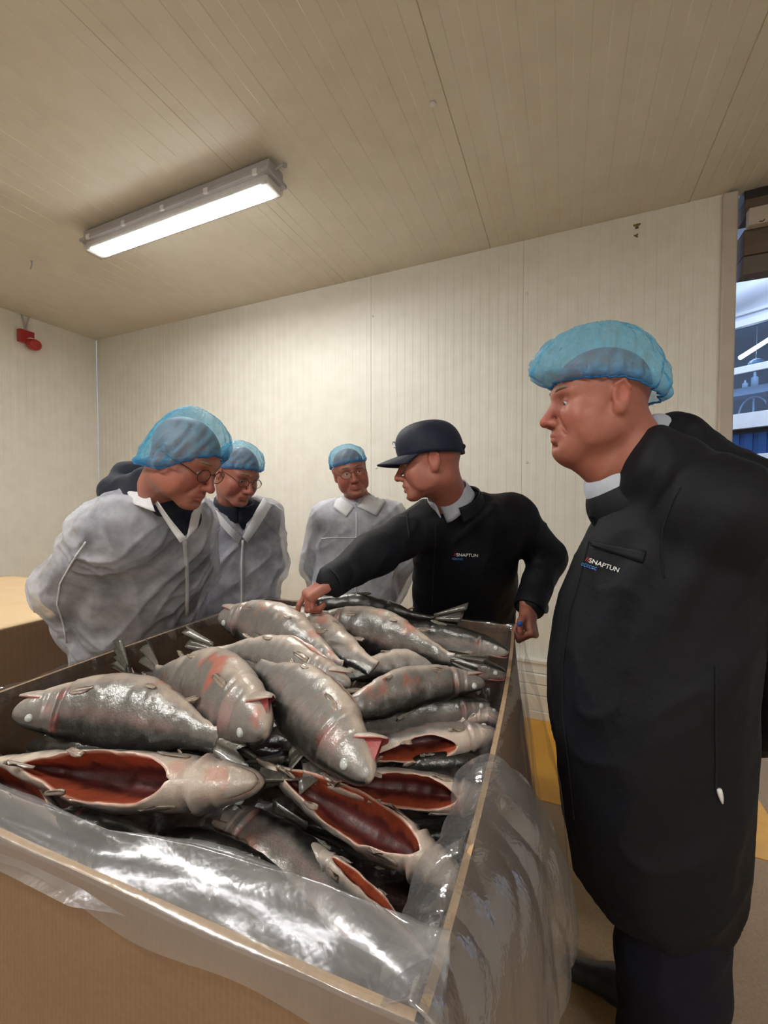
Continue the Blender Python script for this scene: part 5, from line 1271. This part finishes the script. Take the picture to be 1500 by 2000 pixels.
    mb = MB(); ps = [hit(bvh, 1401 + k * 1.6, 1538 + k * 7, .004) for k in range(5)]; mb.tube([p for p in ps if p is not None], [.004, .0045, .004, .003, .0015], 8); keep(mb.build('white_thread', M_TEXTW, smooth=True), root)
    ps = [hit(bvh, 1397 + .6 * math.sin(k), 1300 + k * 24, .002) for k in range(11)]; mb = MB(); mb.tube([p for p in ps if p is not None], .0015, 5); keep(mb.build('side_seam', M_BLACK), root)
    return root
# ---------------- man in the navy cap, leaning over the far right corner
def man_cap():
    h = Head(P(842, 903, 1.40), (-.98, .10, -.14), (.06, 0, 1), 1.0, mouth=.55, neckto=P(882, 985, 1.50), neckr=.060)
    f, l = Vector((-.15, -.99, 0)).normalized(), Vector((.99, -.15, 0)).normalized()
    lv = [(P(905, 985, 1.53), .085, .13), (P(912, 1015, 1.55), .115, .185), (P(912, 1060, 1.60), .125, .200), (P(908, 1120, 1.66), .125, .200), (P(905, 1185, 1.77), .13, .214), (P(905, 1260, 1.85), .130, .218), (P(905, 1360, 1.88), .135, .22), (P(905, 1420, 1.88), .14, .225)]
    sr, sl = P(828, 1028, 1.53), P(1000, 1010, 1.58)
    er, wr = P(730, 1082, 1.37), P(650, 1134, 1.245); el_, wl_ = P(1070, 1090, 1.62), P(1036, 1180, 1.48)
    nb = P(884, 985, 1.50)
    torso = [stack(lv, f, l), cap(sr, sl, .066, .070, .05), cap(nb, sr, .050, .06, .04), cap(nb, sl, .06, .07, .04)]
    armR = limb([sr, er, wr], [.078, .066, .046]); armL = limb([sl, el_, wl_], [.078, .068, .048])
    hR = hand(P(648, 1134, 1.24), (-.80, -.35, -.48), (-.45, -.2, .87), .96, (62, 80, 50), -1, index=(28, 22, 12))
    hL = hand(P(1030, 1188, 1.46), (.04, -.42, -.86), (.80, -.40, .30), 1.05, (72, 88, 50), -1, thumb=(.85, -.45, .25))
    legs_ = [(Vector((.22, 1.84, .85)), Vector((.20, 1.90, .10))), (Vector((.46, 1.80, .85)), Vector((.50, 1.86, .10)))]
    bp = h.prims() + [stack([(c, a - .03, b - .03) for c, a, b in lv], f, l), cap(nb, P(905, 1040, 1.57), .06, .08, .04)] + [dict(p, ra=p['ra'] - .034, rb=max(p['rb'] - .030, .020)) for p in armR + armL]
    for a, b in legs_: bp.append(cap(a, b, .07, .042, .04))
    root = body_mesh(h, bp + hR + hL, [(P(618, 1148, 1.19), .085), (P(1030, 1215, 1.46), .085)], hs=.0032, hr=.003)
    tag(root, 'man in navy cap and dark jacket reaching over the fish', 'person')
    face_bits(root, h, gaze=(1, 0, -.2))
    cp = torso + armR + armL + [tri(P(836, 972, 1.44), P(902, 932, 1.44), P(857, 1012, 1.47), .07, .005)]
    coat, bvh = cloth('jacket', cp, .0075, M_NAVY, root, .008, (9, 9, 3), 21, 1)
    cloth('shirt', [stack([(c, a - .030, b - .03) for c, a, b in lv[:4]], f, l), cap(nb, P(885, 1025, 1.56), .060, .07, .05)], .008, M_SHIRT, root, .002)
    e1 = P(848, 1000, 1.42) - P(905, 925, 1.46)
    band('shirt_collar', M_SHIRT, root, P(876, 966, 1.475), (-.55, -.62, -.56), (.7, -.70, .1), .074, .076, -.034, .016, .12, .10, .003, .030)
    band('jacket_collar', M_NAVY, root, P(886, 978, 1.49), (-.45, -.75, -.48), (.85, -.5, .1), .094, .098, -.03, .012, .10, .55, .005, .02)
    seam('front_zip', bvh, [(850, 1024), (849, 1070), (846, 1130), (843, 1195)], M_BLACK, root, .0022)
    seam('shoulder_seam', bvh, [(800, 975), (795, 1010), (800, 1060)], M_BLACK, root, .0018)
    writing(bvh, 891, 1086, math.radians(2), 8.5, root)
    legs('trousers', root, [a for a, b in legs_], [b for a, b in legs_], h=.016, seed=5)
    shoe('shoe', root, (.16, 1.70, 0), (.20, 1.94, 0)); shoe('shoe', root, (.50, 1.66, 0), (.50, 1.90, 0))
    cuff(root, wr + (er - wr).normalized() * .07, wr + (wr - er).normalized() * .012, .052, M_NAVY); cuff(root, wl_ + (el_ - wl_).normalized() * .07, wl_ + (wl_ - el_).normalized() * .024, .055, M_NAVY)
    # the cap
    ce = empty('cap', h.w(0, 0, .06)); ce.parent = root
    def sub(o): o.parent = ce; o.matrix_parent_inverse = Matrix.Translation(-Vector(ce.location)); return o
    rows = []; n = 60; H = .110
    for i in range(20):
        t = i / 19; row = []
        for k in range(n):
            a = 2 * math.pi * k / n; c, s_ = math.cos(a), math.sin(a); rr = math.sin(min(1, t * 1.0) * math.pi / 2) ** .62
            rx = .108 if c > 0 else .110; z = .024 + (H) * math.cos(t * math.pi / 2) ** .85 - .012 * max(0, -c) * t
            fl = .012 * max(0, c) ** 3 * math.sin(math.pi * min(1, t * 1.05)) ** .7; pan = 1 - .012 * abs(math.cos(3 * a)) ** 8
            row.append(h.w((rx + fl) * rr * c * pan - .002, .090 * rr * s_ * pan, z))
        rows.append(row)
    V, F = rows_mesh(rows); me = mesh_np(V, F); o = link('crown', me, M_CAP); sub(o); o.modifiers.new('s', 'SOLIDIFY').thickness = .003
    V = []; n = 24; m = 9
    for j in range(m + 1):
        q = j / m
        for i in range(n + 1):
            a = math.radians(-72 + 144 * i / n); c, s_ = math.cos(a), math.sin(a)
            x0, y0 = .106 * c, .090 * s_; ex = .075 * (max(0, c) ** .55)
            x = x0 + ex * q; y = y0 * (1 - .06 * q); z = .032 - .010 * q - 2.6 * y * y * (.35 + .65 * q) - .006 * q * q
            V.append(h.w(x, y, z))
    me = mesh_np(V, [[j * (n + 1) + i, j * (n + 1) + i + 1, (j + 1) * (n + 1) + i + 1, (j + 1) * (n + 1) + i] for j in range(m) for i in range(n)])
    o = link('visor', me, M_CAP); sub(o); s_ = o.modifiers.new('s', 'SOLIDIFY'); s_.thickness = .004; s_.offset = 0
    mb = MB(); b_ = h.w(-.002, 0, .134); mb.tube([b_, b_ + h.u * .005, b_ + h.u * .007], [.008, .007, .003], 12); sub(mb.build('button', M_CAP, smooth=True))
    mb = MB(); mb.tube([h.w(-.107, y, .032 + .0 * y) for y in (-.035, 0, .035)], [.009, .010, .009], 8); sub(mb.build('strap', M_CAP, smooth=True))
    mb = MB(); q = h.w(.106, -.0, .075); e_ = [h.w(.112 + .004 * math.cos(t), .030 + .013 * math.cos(t), .072 + .010 * math.sin(t)) for t in np.linspace(0, 5.2, 12)]; mb.tube(e_, .0016, 6); sub(mb.build('emblem', mat_simple('pale_blue_thread', (.25, .42, .55), None, 60, .7)))
    # watch
    wc = P(1043, 1186, 1.485); wt = empty('wristwatch', wc); wt.parent = root
    ax = (P(1040, 1196, 1.47) - P(1055, 1150, 1.54)).normalized(); a_, b_, c_ = frame(ax, (0, -1, 0)); mb = MB()
    mb.tube([wc + (b_ * math.cos(t) + c_ * math.sin(t)) * .034 for t in np.linspace(0, 2 * math.pi, 25)[:-1]], .006, 6, close=True); o = mb.build('strap', M_BLACK, smooth=True); o.parent = wt; o.matrix_parent_inverse = Matrix.Translation(-wc)
    dr = Vector((.75, -.55, .25)).normalized(); dr = (dr - ax * dr.dot(ax)).normalized(); mb = MB(); mb.tube([wc + dr * .034, wc + dr * .044, wc + dr * .046], [.021, .021, .017], 20); o = mb.build('watch_case', M_DARK, smooth=False); o.parent = wt; o.matrix_parent_inverse = Matrix.Translation(-wc)
    mb = MB(); pc = P(1017, 1217, 1.375); pd = Vector((.1, .85, -.5)).normalized(); mb.tube([pc, pc + pd * .018, pc + pd * .12, pc + pd * .13], [.0062, .0066, .005, .002], 12); tag(mb.build('pen', mat_simple('blue_plastic', (.02, .12, .62), None, 60, .25), smooth=True), 'blue capped pen held in the fist on the bin corner', 'pen')
    return root
# ---------------- third man, facing the camera behind the far side
def gown_man(name_label, h, lv, f, l, arms, nb, sh, legs_, V_cut, seed, fine, under=M_HOOD, fold=.012, hres=.008, hs=.0038, netp=None, hnds=(), extra_under=(), gk=dict()):
    torso = [stack(lv, f, l), cap(sh[0], sh[1], gk.get('sr', .072), gk.get('sr', .072), .05), cap(nb, sh[0], .055, .07, .04), cap(nb, sh[1], .055, .07, .04)]
    ar = []
    for a in arms: ar += limb(a[0], a[1])
    bp = h.prims() + [stack([(c, a - .035, b - .035) for c, a, b in lv], f, l), cap(nb, lv[2][0], .055, .08, .04)] + [dict(p, ra=p['ra'] - .032, rb=p['rb'] - .026) for p in ar]
    for a, b in legs_: bp.append(cap(a, b, .07, .042, .04))
    for q in hnds: bp += q
    root = body_mesh(h, bp, fine, hs=hs); tag(root, name_label, 'person')
    und = [stack([(c, a - .024, b - .026) for c, a, b in lv], f, l), cap(nb, sh[0], .045, .055, .04), cap(nb, sh[1], .045, .055, .04), cap(sh[0], sh[1], .055, .055, .05), cap(nb, lv[1][0], .070, .075, .04)] + [dict(p, ra=p['ra'] - .026, rb=p['rb'] - .022) for p in ar] + list(extra_under)
    cloth('sweater', und, .010, under, root, .006, (9, 9, 4), seed + 1)
    gown, bvh = cloth('gown', torso + ar + list(V_cut), hres, M_GOWN, root, fold, (9, 9, 2.6), seed, 1, sharp=1.25, fine=.45)
    legs('trousers', root, [a for a, b in legs_], [b for a, b in legs_], h=.018, seed=seed + 2)
    for a, b in legs_: shoe('shoe', root, (b.x + f[0] * .2, b.y + f[1] * .2, 0), (b.x - f[0] * .05, b.y - f[1] * .05, 0))
    return root, bvh
def man_far():
    h = Head(P(684, 922, 2.10), (.20, -.96, -.10), (-.24, 0, .97), 1.0, neckto=P(702, 985, 2.17), neckr=.058)
    f, l = Vector((.05, -1, 0)).normalized(), Vector((1, .05, 0)).normalized()
    lv = [(P(700, 985, 2.18), .08, .10), (P(698, 1012, 2.19), .115, .19), (P(696, 1060, 2.20), .130, .205), (P(694, 1120, 2.20), .135, .215), (P(694, 1190, 2.20), .145, .235), (P(694, 1300, 2.20), .15, .25), (P(694, 1370, 2.20), .155, .26)]
    arms = [([P(633, 1012, 2.21), P(612, 1105, 2.26), P(640, 1190, 2.36)], [.075, .070, .055]), ([P(765, 1012, 2.21), P(790, 1105, 2.26), P(755, 1190, 2.36)], [.075, .070, .055])]
    legs_ = [(Vector((-.26, 2.22, .85)), Vector((-.27, 2.24, .10))), (Vector((-.02, 2.22, .85)), Vector((0.0, 2.24, .10)))]
    root, bvh = gown_man('man in a pale grey gown, clear glasses and blue hair net facing the camera', h, lv, f, l, arms, P(702, 985, 2.17), (P(640, 1008, 2.20), P(760, 1008, 2.20)), legs_,
        [tri(P(688, 975, 2.05), P(703, 975, 2.05), P(696, 996, 2.07), .05, .004)], 41, [], under=mat_cloth('grey_pullover', (.20, .20, .20), (.28, .28, .28)), fold=.011)
    face_bits(root, h, gaze=(1, .25, 0)); glasses(root, h, .024, .018, clear=True)
    hair_net(root, h, .050, .040, .0, .108, .090, .116, .138, 7, droop=(-.03, -.02))
    for sgn, q in ((-1, ((660, 966), (692, 990), (676, 1010), (652, 992))), (1, ((698, 990), (728, 958), (752, 980), (734, 1008)))):
        patch('collar', bvh, q, M_GOWN2, root, 8, 6, .006, .003, dref=2.12)
    band('collar_stand', M_GOWN2, root, P(701, 975, 2.165), (.05, -.9, -.35), (1, .05, 0), .078, .082, -.02, .012, .12, .12, .003, .02)
    seam('front_placket', bvh, [(696, 1000), (696, 1060), (695, 1120), (694, 1180)], M_GOWN2, root, .004)
    seam('yoke_seam', bvh, [(628, 1052), (660, 1050), (694, 1050), (740, 1052)], M_GOWN2, root, .003)
    return root
def man_second():
    h = Head(P(462, 925, 1.80), (.78, -.55, -.42), (.10, 0, 1), 1.0, neckto=P(455, 985, 1.93), neckr=.058)
    f, l = Vector((.45, -.9, 0)).normalized(), Vector((.9, .45, 0)).normalized()
    lv = [(P(462, 985, 1.95), .08, .10), (P(468, 1010, 1.98), .115, .18), (P(470, 1060, 2.02), .125, .19), (P(468, 1120, 2.05), .13, .195), (P(466, 1190, 2.07), .135, .205), (P(466, 1300, 2.08), .14, .22), (P(466, 1390, 2.08), .145, .23)]
    arms = [([P(520, 1015, 2.02), P(538, 1105, 2.10), P(500, 1190, 2.22)], [.075, .066, .052]), ([P(408, 1018, 1.95), P(392, 1110, 2.02), P(430, 1190, 2.18)], [.075, .066, .052])]
    legs_ = [(Vector((-.84, 2.08, .85)), Vector((-.85, 2.10, .10))), (Vector((-.62, 2.10, .85)), Vector((-.61, 2.12, .10)))]
    root, bvh = gown_man('second man from the left in white gown, looking down past the first man', h, lv, f, l, arms, P(458, 985, 1.93), (P(412, 1012, 1.95), P(520, 1010, 2.01)), legs_,
        [tri(P(398, 965, 1.80), P(520, 965, 1.80), P(470, 1048, 1.86), .14, .006)], 51, [], fold=.012)
    face_bits(root, h, gaze=(1, 0, -.3)); glasses(root, h, .024, .019)
    hair_net(root, h, .054, .020, -.045, .112, .092, .115, .142, 9, droop=(-.02, .0))
    band('sweater_collar', M_HOOD, root, P(458, 985, 1.925), (.45, -.75, -.4), (.9, .45, 0), .085, .088, -.03, .022, .10, .02, .008, .02)
    patch('lapel', bvh, ((402, 990), (412, 985), (472, 1048), (466, 1064)), M_GOWN2, root, 10, 3, .006, .003); patch('lapel', bvh, ((514, 975), (530, 990), (482, 1060), (474, 1048)), M_GOWN2, root, 10, 3, .006, .003)
    seam('front_placket', bvh, [(474, 1055), (472, 1100), (472, 1150), (472, 1190)], M_GOWN2, root, .006)
    return root
def man_first():
    h = Head(P(358, 897, 1.20), (.86, -.20, -.46), (.05, 0, 1), 1.0, neckto=P(300, 978, 1.34), neckr=.060)
    f, l = Vector((.80, -.60, 0)).normalized(), Vector((.60, .80, 0)).normalized()
    lv = [(P(300, 975, 1.35), .085, .11), (P(300, 1005, 1.37), .125, .19), (P(298, 1060, 1.41), .145, .205), (P(290, 1120, 1.52), .155, .215), (P(280, 1200, 1.63), .165, .225), (P(272, 1270, 1.70), .16, .23), (P(268, 1370, 1.72), .16, .23), (P(268, 1430, 1.72), .16, .235)]
    sr, sl = P(212, 1035, 1.30), P(372, 1010, 1.50)
    arms = [([sr, P(126, 1150, 1.44), P(163, 1225, 1.56), P(225, 1255, 1.70)], [.088, .086, .072, .055]), ([sl, P(388, 1110, 1.66), P(330, 1200, 1.76)], [.080, .070, .055])]
    legs_ = [(Vector((-1.08, 1.60, .85)), Vector((-1.09, 1.62, .10))), (Vector((-.94, 1.78, .85)), Vector((-.94, 1.80, .10)))]
    hood = [cap(P(222, 958, 1.38), P(285, 942, 1.30), .040, .036, .03), cap(P(222, 958, 1.38), P(248, 932, 1.45), .036, .036, .03), cap(P(285, 935, 1.30), P(330, 985, 1.27), .036, .03, .03), cap(P(245, 925, 1.45), P(310, 915, 1.42), .036, .036, .03), cap(P(320, 985, 1.30), P(360, 1010, 1.36), .045, .05, .03)]
    root, bvh = gown_man('stooping man at the left in white gown and dark hood, hands behind his back', h, lv, f, l, arms, P(298, 975, 1.34), (sr, sl), legs_,
        [tri(P(268, 925, 1.22), P(395, 930, 1.30), P(362, 1052, 1.24), .13, .006)], 61, [(P(228, 1258, 1.73), .08)], fold=.015, hres=.0062, hs=.0030, hnds=[hand(P(225, 1255, 1.70), (.5, .6, -.3), (-.5, .5, 0), 1, (35, 40, 20))], extra_under=hood)
    face_bits(root, h, gaze=(1, 0, -.2)); glasses(root, h, .0235, .019)
    hair_net(root, h, .056, -.038, -.062, .112, .101, .104, .152, 5, droop=(-.01, .0))
    leaf('collar', (P(240, 938, 1.34), P(290, 944, 1.25), P(304, 1000, 1.20), P(262, 985, 1.22)), M_GOWN2, root); leaf('lapel', (P(292, 962, 1.24), P(312, 985, 1.22), P(366, 1052, 1.26), P(352, 1060, 1.25)), M_GOWN2, root, bow=.003); leaf('lapel', (P(378, 984, 1.36), P(398, 978, 1.38), P(386, 1030, 1.32), P(364, 1054, 1.265)), M_GOWN2, root, bow=.003)
    seam('front_placket', bvh, [(360, 1056), (364, 1100), (366, 1150), (364, 1210)], M_GOWN2, root, .007)
    seam('sleeve_seam', bvh, [(168, 1058), (140, 1100), (118, 1140), (112, 1180), (124, 1220), (132, 1262)], M_GOWN2, root, .003)
    return root
man_near(); man_cap(); man_far(); man_second(); man_first()
